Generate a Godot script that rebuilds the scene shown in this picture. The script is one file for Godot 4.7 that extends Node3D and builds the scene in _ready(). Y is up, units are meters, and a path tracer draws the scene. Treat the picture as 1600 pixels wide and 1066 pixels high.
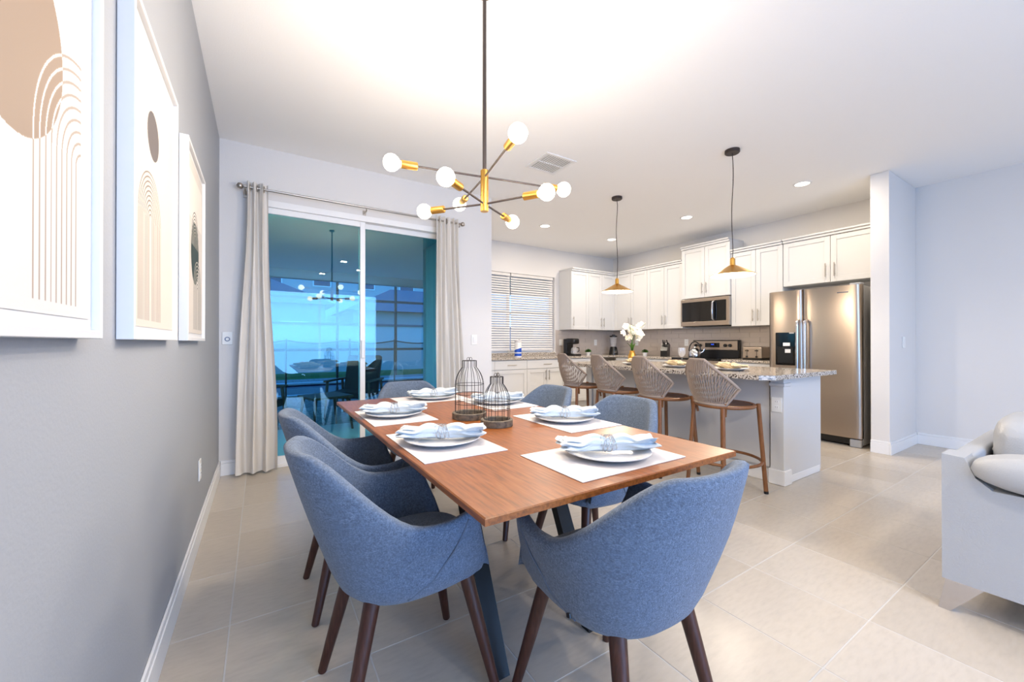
extends Node3D
# World: x to the kitchen side, y up, z = -D where D runs from the camera towards the patio door. Metres.

class MB:
	var v := PackedVector3Array()
	var n := PackedVector3Array()
	var uv := PackedVector2Array()
	var ix := PackedInt32Array()
	var xf := Transform3D()

	func _orient(i0: int, hint = null) -> void:
		var vol := 0.0
		var mid := Vector3.ZERO
		var cnt := 0
		for i in range(i0, ix.size()):
			mid += v[ix[i]]; cnt += 1
		if cnt == 0: return
		mid /= cnt
		for i in range(i0, ix.size(), 3):
			var a := v[ix[i]] - mid
			var b := v[ix[i + 1]] - mid
			var c := v[ix[i + 2]] - mid
			if hint == null: vol += a.dot(b.cross(c))
			else: vol += (b - a).cross(c - a).dot(hint)
		if vol > 0.0:
			for i in range(i0, ix.size(), 3):
				var t := ix[i + 1]
				ix[i + 1] = ix[i + 2]
				ix[i + 2] = t
		for i in range(i0, ix.size(), 3):
			var fn := (v[ix[i + 2]] - v[ix[i]]).cross(v[ix[i + 1]] - v[ix[i]])
			for k in 3: n[ix[i + k]] += fn
		var seen := {}
		for i in range(i0, ix.size()):
			if not seen.has(ix[i]):
				seen[ix[i]] = true
				n[ix[i]] = n[ix[i]].normalized() if n[ix[i]].length() > 1e-14 else Vector3.UP

	# each run is an array of rows, each row a PackedVector3Array; runs do not share normals
	func runs(list: Array, cu := false, cv := false, hint = null) -> void:
		var i0 := ix.size()
		for rows in list:
			var base := v.size()
			var m: int = rows.size()
			var k: int = rows[0].size()
			for i in m:
				for j in k:
					v.append(xf * rows[i][j]); n.append(Vector3.ZERO)
					uv.append(Vector2(float(j) / maxi(1, k - 1), float(i) / maxi(1, m - 1)))
			for i in (m if cv else m - 1):
				for j in (k if cu else k - 1):
					var a := base + i * k + j
					var b := base + i * k + (j + 1) % k
					var c := base + ((i + 1) % m) * k + j
					var d := base + ((i + 1) % m) * k + (j + 1) % k
					ix.append_array([a, b, c, b, d, c])
		_orient(i0, xf.basis * hint if hint != null else null)

	func grid(rows: Array, cu := false, cv := false, hint = null) -> void:
		runs([rows], cu, cv, hint)

	func lathe(profile: Array, seg := 20, at := Vector3.ZERO) -> void:
		var list := []
		var cur := []
		for i in profile.size():
			var p: Vector2 = profile[i]
			var row := PackedVector3Array()
			for s in seg:
				var a := TAU * s / seg
				row.append(at + Vector3(cos(a) * p.x, p.y, sin(a) * p.x))
			cur.append(row)
			if i > 0 and i < profile.size() - 1:
				var d0: Vector2 = (p - profile[i - 1]).normalized()
				var d1: Vector2 = (profile[i + 1] - p).normalized()
				if d0.dot(d1) < 0.8:
					list.append(cur)
					cur = [row]
		list.append(cur)
		runs(list, true, false)

	func tube(path: Array, r, seg := 8, closed := false) -> void:
		var rows := []
		var m := path.size()
		var t0: Vector3 = (path[1] - path[0]).normalized()
		var up := Vector3.UP if absf(t0.y) < 0.9 else Vector3.RIGHT
		var side := t0.cross(up).normalized()
		for i in m:
			var t: Vector3
			if closed: t = path[(i + 1) % m] - path[(i + m - 1) % m]
			else: t = path[mini(i + 1, m - 1)] - path[maxi(i - 1, 0)]
			t = t.normalized()
			side = (side - t * side.dot(t)).normalized()
			var up2 := side.cross(t)
			var rad: float = r[i] if r is Array else r
			var row := PackedVector3Array()
			for s in seg:
				var a := TAU * s / seg
				row.append(path[i] + (side * cos(a) + up2 * sin(a)) * rad)
			rows.append(row)
		if closed:
			runs([rows], true, true)
			return
		var c0 := PackedVector3Array()
		var c1 := PackedVector3Array()
		for s in seg:
			c0.append(path[0]); c1.append(path[m - 1])
		runs([[c0, rows[0]], rows, [rows[m - 1], c1]], true, false)

	func torus(c: Vector3, R: float, r: float, basis := Basis(), seg := 24, sides := 6, sq := 1.0) -> void:
		var path := []
		for i in seg:
			var a := TAU * i / seg
			path.append(c + basis * Vector3(cos(a) * R, 0, sin(a) * R * sq))
		tube(path, r, sides, true)

	func box(c: Vector3, s: Vector3, bev := 0.0, basis := Basis()) -> void:
		var i0 := ix.size()
		var base := v.size()
		var h := s * 0.5
		for x in [-1, 1]:
			for y in [-1, 1]:
				for z in [-1, 1]:
					for ax in 3:
						var p := Vector3(x * (h.x - bev), y * (h.y - bev), z * (h.z - bev))
						var nn := Vector3.ZERO
						if ax == 0: p.x = x * h.x; nn.x = x
						if ax == 1: p.y = y * h.y; nn.y = y
						if ax == 2: p.z = z * h.z; nn.z = z
						v.append(xf * (c + basis * p)); n.append((xf.basis * (basis * nn)).normalized()); uv.append(Vector2((x + 1) * 0.5 if ax != 0 else (z + 1) * 0.5, (1 - y) * 0.5 if ax != 1 else (z + 1) * 0.5))
		var id := func(x, y, z, ax): return base + ((x * 2 + y) * 2 + z) * 3 + ax
		for s2 in 2:
			_q(id.call(s2, 0, 0, 0), id.call(s2, 1, 0, 0), id.call(s2, 1, 1, 0), id.call(s2, 0, 1, 0))
			_q(id.call(0, s2, 0, 1), id.call(1, s2, 0, 1), id.call(1, s2, 1, 1), id.call(0, s2, 1, 1))
			_q(id.call(0, 0, s2, 2), id.call(1, 0, s2, 2), id.call(1, 1, s2, 2), id.call(0, 1, s2, 2))
		if bev > 0.0:
			for p in 2:
				for q in 2:
					_q(id.call(0, p, q, 1), id.call(1, p, q, 1), id.call(1, p, q, 2), id.call(0, p, q, 2))
					_q(id.call(p, 0, q, 0), id.call(p, 1, q, 0), id.call(p, 1, q, 2), id.call(p, 0, q, 2))
					_q(id.call(p, q, 0, 0), id.call(p, q, 1, 0), id.call(p, q, 1, 1), id.call(p, q, 0, 1))
					for r in 2:
						_t(id.call(p, q, r, 0), id.call(p, q, r, 1), id.call(p, q, r, 2))

	func _t(a: int, b: int, c: int) -> void:
		var fn := (v[c] - v[a]).cross(v[b] - v[a])
		if fn.dot(n[a] + n[b] + n[c]) < 0: ix.append_array([a, c, b])
		else: ix.append_array([a, b, c])

	func _q(a: int, b: int, c: int, d: int) -> void:
		_t(a, b, c); _t(a, c, d)

	func ell(c: Vector3, h: Vector3, e1 := 1.0, e2 := 1.0, nu := 20, nv := 12, basis := Basis()) -> void:
		var rows := []
		for i in nv + 1:
			var p := -PI / 2 + PI * i / nv
			var cp := pow(maxf(cos(p), 0.0), e1)
			var sp := signf(sin(p)) * pow(absf(sin(p)), e1)
			var row := PackedVector3Array()
			for j in nu:
				var a := TAU * j / nu
				row.append(c + basis * Vector3(h.x * cp * signf(cos(a)) * pow(absf(cos(a)), e2), h.y * sp, h.z * cp * signf(sin(a)) * pow(absf(sin(a)), e2)))
			rows.append(row)
		grid(rows, true)

	func prism(poly: PackedVector2Array, z0: float, z1: float, basis := Basis(), c := Vector3.ZERO) -> void:
		# polygon in local xy, extruded along local z
		var m := poly.size()
		var mid := Vector2.ZERO
		for p in poly: mid += p / m
		for k in m:
			var a := poly[k]
			var b := poly[(k + 1) % m]
			var e := (b - a).orthogonal()
			if e.dot((a + b) * 0.5 - mid) < 0: e = -e
			grid([PackedVector3Array([c + basis * Vector3(a.x, a.y, z0), c + basis * Vector3(b.x, b.y, z0)]), PackedVector3Array([c + basis * Vector3(a.x, a.y, z1), c + basis * Vector3(b.x, b.y, z1)])], false, false, basis * Vector3(-e.x, -e.y, 0))
		var tri := Geometry2D.triangulate_polygon(poly)
		for zz in [z0, z1]:
			var i0 := ix.size()
			var base := v.size()
			for p in poly:
				v.append(xf * (c + basis * Vector3(p.x, p.y, zz))); n.append(Vector3.ZERO); uv.append(p)
			for t in tri: ix.append(base + t)
			_orient(i0, xf.basis * (basis * Vector3(0, 0, 1 if zz == z0 and z0 < z1 or zz == z1 and z1 < z0 else -1)))

	func mesh() -> ArrayMesh:
		var arr := []
		arr.resize(Mesh.ARRAY_MAX)
		arr[Mesh.ARRAY_VERTEX] = v
		arr[Mesh.ARRAY_NORMAL] = n
		arr[Mesh.ARRAY_TEX_UV] = uv
		arr[Mesh.ARRAY_INDEX] = ix
		var m := ArrayMesh.new()
		m.add_surface_from_arrays(Mesh.PRIMITIVE_TRIANGLES, arr)
		return m

var names := {}
var M := {}
var tile_cache := {}

func numbered(called: String) -> String:
	if not names.has(called):
		names[called] = 0
		return called
	names[called] += 1
	return "%s_%03d" % [called, names[called]]

func P(x: float, d: float, y := 0.0) -> Vector3:
	return Vector3(x, y, -d)

func thing(called: String, label: String, category: String, at := Vector3.ZERO, turn := 0.0, group := "") -> Node3D:
	var o := Node3D.new()
	o.name = numbered(called)
	add_child(o)
	o.position = at
	o.rotation.y = deg_to_rad(turn)
	o.set_meta("label", label); o.set_meta("category", category)
	if group: o.set_meta("group", group)
	return o

func part(parent: Node3D, called: String, b: MB, m: Material, label := "") -> MeshInstance3D:
	var o := MeshInstance3D.new()
	o.name = called if parent != self else numbered(called)
	o.mesh = b.mesh()
	o.material_override = null
	o.mesh.surface_set_material(0, m)
	parent.add_child(o, true)
	if label: o.set_meta("label", label)
	return o

func struct(called: String, b: MB, m: Material, label := "", category := "") -> MeshInstance3D:
	var o := part(self, called, b, m)
	o.set_meta("kind", "structure")
	if label: o.set_meta("label", label)
	if category: o.set_meta("category", category)
	return o

func dup(o: Node3D, at: Vector3, turn: float, label := "", group := "") -> Node3D:
	var c := o.duplicate()
	c.name = numbered(str(o.name))
	add_child(c)
	c.position = at
	c.rotation.y = deg_to_rad(turn)
	if label: c.set_meta("label", label)
	if group: c.set_meta("group", group)
	return c

func bx(c: Vector3, s: Vector3, bev := 0.0) -> MB:
	var b := MB.new()
	b.box(c, s, bev)
	return b

func sbox(x0: float, x1: float, y0: float, y1: float, d0: float, d1: float, bev := 0.0) -> MB:
	return bx(Vector3((x0 + x1) / 2, (y0 + y1) / 2, -(d0 + d1) / 2), Vector3(absf(x1 - x0), absf(y1 - y0), absf(d1 - d0)), bev)

func mat(c: Color, rough := 0.6, metal := 0.0) -> StandardMaterial3D:
	var m := StandardMaterial3D.new()
	m.albedo_color = c
	m.roughness = rough
	m.metallic = metal
	return m

func noise_tex(freq: float, ramp: Gradient, size := 512, kind := FastNoiseLite.TYPE_SIMPLEX_SMOOTH, oct := 4, sd := 1) -> NoiseTexture2D:
	var f := FastNoiseLite.new()
	f.noise_type = kind
	f.frequency = freq
	f.fractal_octaves = oct
	f.seed = sd
	var t := NoiseTexture2D.new()
	t.width = size; t.height = size
	t.seamless = true
	t.noise = f
	if ramp: t.color_ramp = ramp
	return t

func ramp(offs: Array, cols: Array) -> Gradient:
	var g := Gradient.new()
	g.offsets = PackedFloat32Array(offs)
	g.colors = PackedColorArray(cols)
	return g

func tri(m: StandardMaterial3D, s: Vector3, world := false) -> StandardMaterial3D:
	m.uv1_triplanar = true
	m.uv1_world_triplanar = world
	m.uv1_scale = s
	return m

func omni(parent: Node3D, at: Vector3, col: Color, e: float, size := 0.04) -> void:
	var l := OmniLight3D.new()
	l.name = "lamp_light"
	l.light_color = col
	l.light_energy = e
	l.light_size = size
	l.omni_range = 20.0
	l.omni_attenuation = 2.0
	l.shadow_enabled = true
	parent.add_child(l, true)
	l.position = at

func area(parent: Node3D, at: Vector3, towards: Vector3, size: Vector2, col: Color, e: float) -> void:
	var l := AreaLight3D.new()
	l.name = "area_light"
	l.area_size = size
	l.light_color = col
	l.light_energy = e
	l.area_range = 25.0
	l.area_attenuation = 2.0
	l.shadow_enabled = true
	parent.add_child(l, true)
	l.position = at
	l.look_at_from_position(at, at + towards, Vector3.UP if absf(towards.y) < 0.9 else Vector3.RIGHT)

const CEIL := 2.885
const WL := -0.304      # painted wall on the picture side
const WB := 4.19        # patio-door wall
const WK := 5.9         # kitchen window wall
const WR := 6.25        # fridge wall
const WN := -3.9        # wall behind the camera
const RX := 2.356       # outside corner of the patio-door wall
const CT := 0.893       # worktop height
const WARM := Color(1.0, 0.93, 0.84)
const BULB_E := 0.21
const CAN_E := 1.65
const LIVING_FILL_E := 2.8  # unseen living area downlights, added to fill the room
const PEND_E := 0.65
const WINDOW_E := 16.0

func _ready() -> void:
	view_and_sky()
	materials()
	shell()
	floor_tiles()
	openings()
	kitchen_cabinets()
	appliances()
	island()
	dining()
	chairs()
	stools()
	lamps()
	pictures()
	curtains()
	sofa()
	small_kitchen_things()
	wall_plates()
	outside()

func view_and_sky() -> void:
	var cam := Camera3D.new()
	cam.name = "camera"
	cam.fov = 2.0 * rad_to_deg(atan(533.0 / 620.0))
	cam.near = 0.02
	cam.far = 200.0
	add_child(cam)
	cam.position = Vector3(0, 1.14, 0)
	cam.rotation_degrees = Vector3(0.185, -32.3, 0)
	cam.current = true
	var env := Environment.new()
	env.background_mode = Environment.BG_SKY
	var sky := Sky.new()
	var sm := ProceduralSkyMaterial.new()
	sm.sky_top_color = Color(0.30, 0.52, 0.90)
	sm.sky_horizon_color = Color(0.62, 0.80, 1.0)
	sm.ground_horizon_color = Color(0.45, 0.55, 0.65)
	sm.ground_bottom_color = Color(0.25, 0.28, 0.30)
	sm.sky_energy_multiplier = 1.75
	sm.ground_energy_multiplier = 0.5
	sky.sky_material = sm
	env.sky = sky
	env.tonemap_mode = Environment.TONE_MAPPER_LINEAR
	env.tonemap_exposure = 1.2
	env.sdfgi_enabled = true
	env.ssao_enabled = true
	env.ssil_enabled = true
	var we := WorldEnvironment.new()
	we.name = "environment"
	we.environment = env
	add_child(we)

func materials() -> void:
	var peel := noise_tex(0.05, null, 512, FastNoiseLite.TYPE_SIMPLEX_SMOOTH, 3, 5)
	var fine := noise_tex(0.22, null, 512, FastNoiseLite.TYPE_SIMPLEX_SMOOTH, 2, 6)
	var wall := func(c, r = 0.75):
		var m := mat(c, r)
		m.heightmap_enabled = true
		m.heightmap_texture = peel
		m.heightmap_scale = 0.03
		return tri(m, Vector3.ONE * 3.0, true)
	M.wall = wall.call(Color(0.875, 0.865, 0.855))
	M.grey_wall = wall.call(Color(0.635, 0.65, 0.675), 0.55)
	M.ceiling = wall.call(Color(0.965, 0.965, 0.965), 0.9)
	M.trim = mat(Color(0.93, 0.93, 0.93), 0.35)
	M.white_plastic = mat(Color(0.93, 0.93, 0.92), 0.35)
	M.cabinet = mat(Color(0.83, 0.83, 0.83), 0.38)
	M.nickel = mat(Color(0.72, 0.69, 0.65), 0.3, 1.0)
	M.chrome = mat(Color(0.82, 0.82, 0.84), 0.12, 1.0)
	M.brass = mat(Color(0.86, 0.66, 0.33), 0.28, 1.0)
	M.bronze = mat(Color(0.28, 0.25, 0.24), 0.45, 0.6)
	M.black_metal = mat(Color(0.09, 0.10, 0.11), 0.45, 0.3)
	M.black = mat(Color(0.045, 0.045, 0.05), 0.3)
	M.black_gloss = mat(Color(0.03, 0.03, 0.035), 0.08)
	M.dark_glass = mat(Color(0.10, 0.09, 0.085), 0.06)
	var st := mat(Color(0.72, 0.66, 0.60), 0.30, 1.0)
	M.steel = st
	M.fridge_side = mat(Color(0.64, 0.64, 0.64), 0.45)
	# floor tiles, three tones of the same brushed porcelain
	for k in 3:
		var base := Color(0.735, 0.695, 0.64).lightened([0.0, 0.05, 0.1][k])
		var m := mat(Color.WHITE, 0.30)
		m.albedo_texture = noise_tex(0.03, ramp([0.0, 0.35, 0.6, 1.0], [base.darkened(0.05), base.darkened(0.015), base, base.lightened(0.05)]), 1024, FastNoiseLite.TYPE_SIMPLEX_SMOOTH, 5, 20 + k)
		tri(m, Vector3(0.35, 0.35, 1.3), true)
		m.uv1_offset = Vector3(0.13 * k, 0, 0.37 * k)
		M["tile%d" % k] = m
	M.grout = mat(Color(0.79, 0.78, 0.765), 0.9)
	# table veneer
	var wd := mat(Color.WHITE, 0.36)
	var wc := Color(0.545, 0.305, 0.105)
	wd.albedo_texture = noise_tex(0.02, ramp([0.0, 0.4, 0.55, 1.0], [wc.darkened(0.28), wc.darkened(0.06), wc, wc.lightened(0.12)]), 1024, FastNoiseLite.TYPE_SIMPLEX_SMOOTH, 5, 31)
	wd.clearcoat_enabled = true
	wd.clearcoat = 0.15
	wd.clearcoat_roughness = 0.3
	M.walnut = tri(wd, Vector3(3.2, 3.2, 0.3))
	var lg := mat(Color.WHITE, 0.4)
	var lc := Color(0.265, 0.125, 0.08)
	lg.albedo_texture = noise_tex(0.03, ramp([0.0, 0.5, 1.0], [lc.darkened(0.3), lc, lc.lightened(0.1)]), 512, FastNoiseLite.TYPE_SIMPLEX_SMOOTH, 4, 33)
	M.dark_wood = tri(lg, Vector3(8, 0.7, 8))
	var sw := mat(Color.WHITE, 0.38)
	var sc := Color(0.50, 0.32, 0.18)
	sw.albedo_texture = noise_tex(0.03, ramp([0.0, 0.5, 1.0], [sc.darkened(0.2), sc, sc.lightened(0.1)]), 512, FastNoiseLite.TYPE_SIMPLEX_SMOOTH, 4, 35)
	M.stool_wood = tri(sw, Vector3(8, 0.7, 8))
	M.seat_slat = mat(Color(0.30, 0.19, 0.13), 0.4)
	M.rope = mat(Color(0.60, 0.54, 0.50), 0.85)
	# woven chair cloth
	var fb := mat(Color.WHITE, 0.92)
	var fc := Color(0.375, 0.435, 0.52)
	fb.albedo_texture = noise_tex(0.35, ramp([0.0, 0.45, 0.6, 1.0], [fc.darkened(0.38), fc.darkened(0.08), fc, fc.lightened(0.25)]), 512, FastNoiseLite.TYPE_VALUE, 2, 41)
	fb.heightmap_enabled = true
	fb.heightmap_texture = fine
	fb.heightmap_scale = 0.15
	fb.rim_enabled = true
	fb.rim = 0.25
	fb.rim_tint = 0.6
	M.fabric = tri(fb, Vector3.ONE * 2.2)
	M.piping = mat(Color(0.36, 0.40, 0.46), 0.9)
	var cu := mat(Color(0.88, 0.86, 0.83), 0.9)
	cu.heightmap_enabled = true
	cu.heightmap_texture = fine
	cu.heightmap_scale = 0.05
	cu.backlight_enabled = true
	cu.backlight = Color(0.3, 0.3, 0.3)
	M.curtain = tri(cu, Vector3.ONE * 2.0)
	var gr := mat(Color.WHITE, 0.14)
	var gg := ramp([0.0, 0.3, 0.42, 0.56, 0.72, 0.86], [Color(0.16, 0.14, 0.13), Color(0.47, 0.42, 0.38), Color(0.72, 0.68, 0.63), Color(0.86, 0.83, 0.79), Color(0.60, 0.57, 0.54), Color(0.90, 0.88, 0.85)])
	gg.interpolation_mode = Gradient.GRADIENT_INTERPOLATE_CONSTANT
	gr.albedo_texture = noise_tex(0.035, gg, 512, FastNoiseLite.TYPE_SIMPLEX_SMOOTH, 4, 51)
	M.granite = tri(gr, Vector3.ONE * 2.4, true)
	M.splash = mat(Color(0.78, 0.735, 0.70), 0.15)
	M.splash_grout = mat(Color(0.78, 0.75, 0.72), 0.9)
	M.blind = mat(Color(0.86, 0.85, 0.84), 0.5)
	M.porcelain = mat(Color(0.87, 0.87, 0.87), 0.15)
	var nk := mat(Color(0.79, 0.83, 0.86), 0.9)
	nk.heightmap_enabled = true
	nk.heightmap_texture = fine
	nk.heightmap_scale = 0.06
	M.napkin = tri(nk, Vector3.ONE * 4.0)
	M.cream_napkin = mat(Color(0.80, 0.72, 0.58), 0.9)
	M.mat_cloth = mat(Color(0.845, 0.83, 0.83), 0.85)
	M.cage_wire = mat(Color(0.24, 0.22, 0.22), 0.5, 0.7)
	var cb := mat(Color.WHITE, 0.6, 0.2)
	cb.albedo_texture = noise_tex(0.03, ramp([0.0, 0.5, 1.0], [Color(0.24, 0.22, 0.20), Color(0.42, 0.38, 0.33), Color(0.52, 0.45, 0.36)]), 256, FastNoiseLite.TYPE_SIMPLEX, 4, 61)
	M.cage_base = tri(cb, Vector3.ONE * 5.0)
	var lt := mat(Color(0.69, 0.70, 0.715), 0.42)
	lt.heightmap_enabled = true
	lt.heightmap_texture = peel
	lt.heightmap_scale = 0.08
	M.leather = tri(lt, Vector3.ONE * 5.0)
	var bulb := mat(Color(1, 1, 1), 0.3)
	bulb.emission_enabled = true
	bulb.emission = Color(1.0, 0.95, 0.86)
	bulb.emission_energy_multiplier = 6.0
	M.bulb = bulb
	var can := mat(Color(1, 1, 1), 0.5)
	can.emission_enabled = true
	can.emission = Color(1.0, 0.95, 0.88)
	can.emission_energy_multiplier = 5.0
	M.can = can
	M.shade_inside = mat(Color(0.95, 0.93, 0.9), 0.5)
	var gl := mat(Color(0.62, 0.92, 0.89, 0.0), 0.0)
	gl.transparency = BaseMaterial3D.TRANSPARENCY_ALPHA
	gl.refraction_enabled = true
	gl.refraction_scale = 0.065
	M.tinted_glass = gl
	var pane := mat(Color(0.9, 0.97, 1.0, 0.06), 0.02)
	pane.transparency = BaseMaterial3D.TRANSPARENCY_ALPHA
	M.pane = pane
	var cg := mat(Color(0.97, 0.98, 1.0, 0.08), 0.02)
	cg.transparency = BaseMaterial3D.TRANSPARENCY_ALPHA
	M.clear_glass = cg
	M.leaf = mat(Color(0.22, 0.40, 0.10), 0.5)
	M.petal = mat(Color(0.95, 0.94, 0.88), 0.6)
	M.blue_print = mat(Color(0.08, 0.30, 0.72), 0.4)
	M.frame_white = mat(Color(0.87, 0.87, 0.87), 0.4)

# ---------------------------------------------------------------- room shell
func shell() -> void:
	struct("ceiling", sbox(WL - 0.15, WR + 0.15, CEIL, CEIL + 0.15, WN - 0.15, WK + 0.15), M.ceiling, "white textured ceiling over dining room and kitchen")
	struct("wall_left", sbox(WL - 0.15, WL, 0, CEIL, WN, WB + 0.15), M.grey_wall, "grey painted wall hung with three framed prints")
	var b := sbox(WL, -0.05, 0, CEIL, WB, WB + 0.15)
	b.box(Vector3((1.81 + RX) / 2, CEIL / 2, -(WB + 0.075)), Vector3(RX - 1.81, CEIL, 0.15))
	b.box(Vector3(0.88, (2.42 + CEIL) / 2, -(WB + 0.075)), Vector3(1.86, CEIL - 2.42, 0.15))
	b.box(Vector3(RX - 0.075, CEIL / 2, -(WB + 0.15 + WK) / 2), Vector3(0.15, CEIL, WK - WB - 0.15))
	struct("wall_back", b, M.wall, "white wall around the sliding glass patio door")
	b = sbox(RX - 0.15, 2.74, 0, CEIL, WK, WK + 0.15)
	b.box(Vector3((4.68 + WR) / 2, CEIL / 2, -(WK + 0.075)), Vector3(WR - 4.68, CEIL, 0.15))
	b.box(Vector3(3.71, 0.955 / 2, -(WK + 0.075)), Vector3(1.94, 0.955, 0.15))
	b.box(Vector3(3.71, (2.36 + CEIL) / 2, -(WK + 0.075)), Vector3(1.94, CEIL - 2.36, 0.15))
	struct("wall_kitchen", b, M.wall, "white kitchen wall around the window with blinds")
	struct("wall_right", sbox(WR, WR + 0.15, 0, CEIL, WN, WK + 0.15), M.wall, "white wall behind the fridge and upper cabinets")
	struct("wall_wing", sbox(5.37, WR, 0, CEIL, 1.35, 1.5, 0.004), M.wall, "short white wing wall beside the fridge")
	b = sbox(WL - 0.15, -0.2, 0, CEIL, WN - 0.15, WN)
	b.box(Vector3((3.0 + WR + 0.15) / 2, CEIL / 2, -(WN - 0.075)), Vector3(WR + 0.15 - 3.0, CEIL, 0.15))
	b.box(Vector3(1.4, 0.04, -(WN - 0.075)), Vector3(3.2, 0.08, 0.15))
	b.box(Vector3(1.4, (2.55 + CEIL) / 2, -(WN - 0.075)), Vector3(3.2, CEIL - 2.55, 0.15))
	struct("wall_front", b, M.wall, "white wall with the wide front window")
	# baseboards
	var prof := func(x0, d0, x1, d1, nx, nd):
		var mb := MB.new()
		var t := 0.014
		var c := Vector3((x0 + x1) / 2, 0, -(d0 + d1) / 2)
		var along := Vector3(x1 - x0, 0, -(d1 - d0))
		var len := along.length()
		var bs := Basis(along.normalized(), Vector3.UP, along.normalized().cross(Vector3.UP))
		var out := Vector3(nx, 0, -nd)
		mb.box(c + out * t * 0.5 + Vector3(0, 0.052, 0), Vector3(len, 0.104, t), 0.002, bs)
		mb.box(c + out * 0.005 + Vector3(0, 0.117, 0), Vector3(len, 0.026, 0.010), 0.003, bs)
		return mb
	struct("baseboard_left", prof.call(WL, WN, WL, WB, 1, 0), M.trim, "white baseboard along the grey picture wall")
	struct("baseboard_back", prof.call(WL + 0.014, WB, -0.06, WB, 0, -1), M.trim, "short white baseboard beside the patio door")
	var bb: MB = prof.call(1.82, WB, RX, WB, 0, -1)
	struct("baseboard_door", bb, M.trim, "white baseboard between patio door and kitchen corner")
	struct("baseboard_right", prof.call(WR, WN, WR, 1.34, -1, 0), M.trim, "white baseboard along the wall behind the sofa")
	struct("baseboard_wing", prof.call(5.355, 1.35, WR - 0.014, 1.35, 0, -1), M.trim, "white baseboard along the wing wall")
	struct("baseboard_wing_end", prof.call(5.37, 1.35, 5.37, 1.5, -1, 0), M.trim, "white baseboard on the end of the wing wall")

func tile_mesh(sx: float, sz: float) -> ArrayMesh:
	var key := "%.3f_%.3f" % [sx, sz]
	if not tile_cache.has(key):
		tile_cache[key] = bx(Vector3(0, -0.004, 0), Vector3(sx, 0.008, sz), 0.0012).mesh()
	return tile_cache[key]

func floor_tiles() -> void:
	var fl := Node3D.new()
	fl.name = "floor"
	add_child(fl)
	fl.set_meta("kind", "structure")
	fl.set_meta("label", "beige grey porcelain tile floor with pale grout")
	part(fl, "grout", sbox(WL - 0.1, WR + 0.1, -0.12, -0.0012, WN - 0.1, WK + 0.1), M.grout)
	var rng := RandomNumberGenerator.new()
	rng.seed = 4
	var px := 0.4425
	var pd := 0.455
	var rest := MB.new()
	var gap := 0.005
	for i in range(-1, 15):
		for j in range(-12, 12):
			var x0 := maxf(-0.105 + i * px, WL)
			var x1 := minf(-0.105 + (i + 1) * px, WR)
			var d0 := maxf(1.05 + j * pd, WN)
			var dmax := WB if (x0 + x1) / 2 < RX else WK
			var d1 := minf(1.05 + (j + 1) * pd, dmax)
			if x1 - x0 < 0.03 or d1 - d0 < 0.03: continue
			var c := P((x0 + x1) / 2, (d0 + d1) / 2, 0.0)
			var tone := rng.randi_range(0, 2)
			var seen := d1 > 0.25 and c.x * 0.534 + (-c.z) * 0.845 > 0.75
			if seen:
				var o := MeshInstance3D.new()
				o.name = "tile"
				o.mesh = tile_mesh(x1 - x0 - gap, d1 - d0 - gap)
				o.material_override = M["tile%d" % tone]
				fl.add_child(o, true)
				o.position = c
			else:
				rest.box(c + Vector3(0, -0.004, 0), Vector3(x1 - x0 - gap, 0.008, d1 - d0 - gap), 0.0012)
	var r := part(fl, "tile_field", rest, M.tile1)
	r.set_meta("kind", "stuff")

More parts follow.
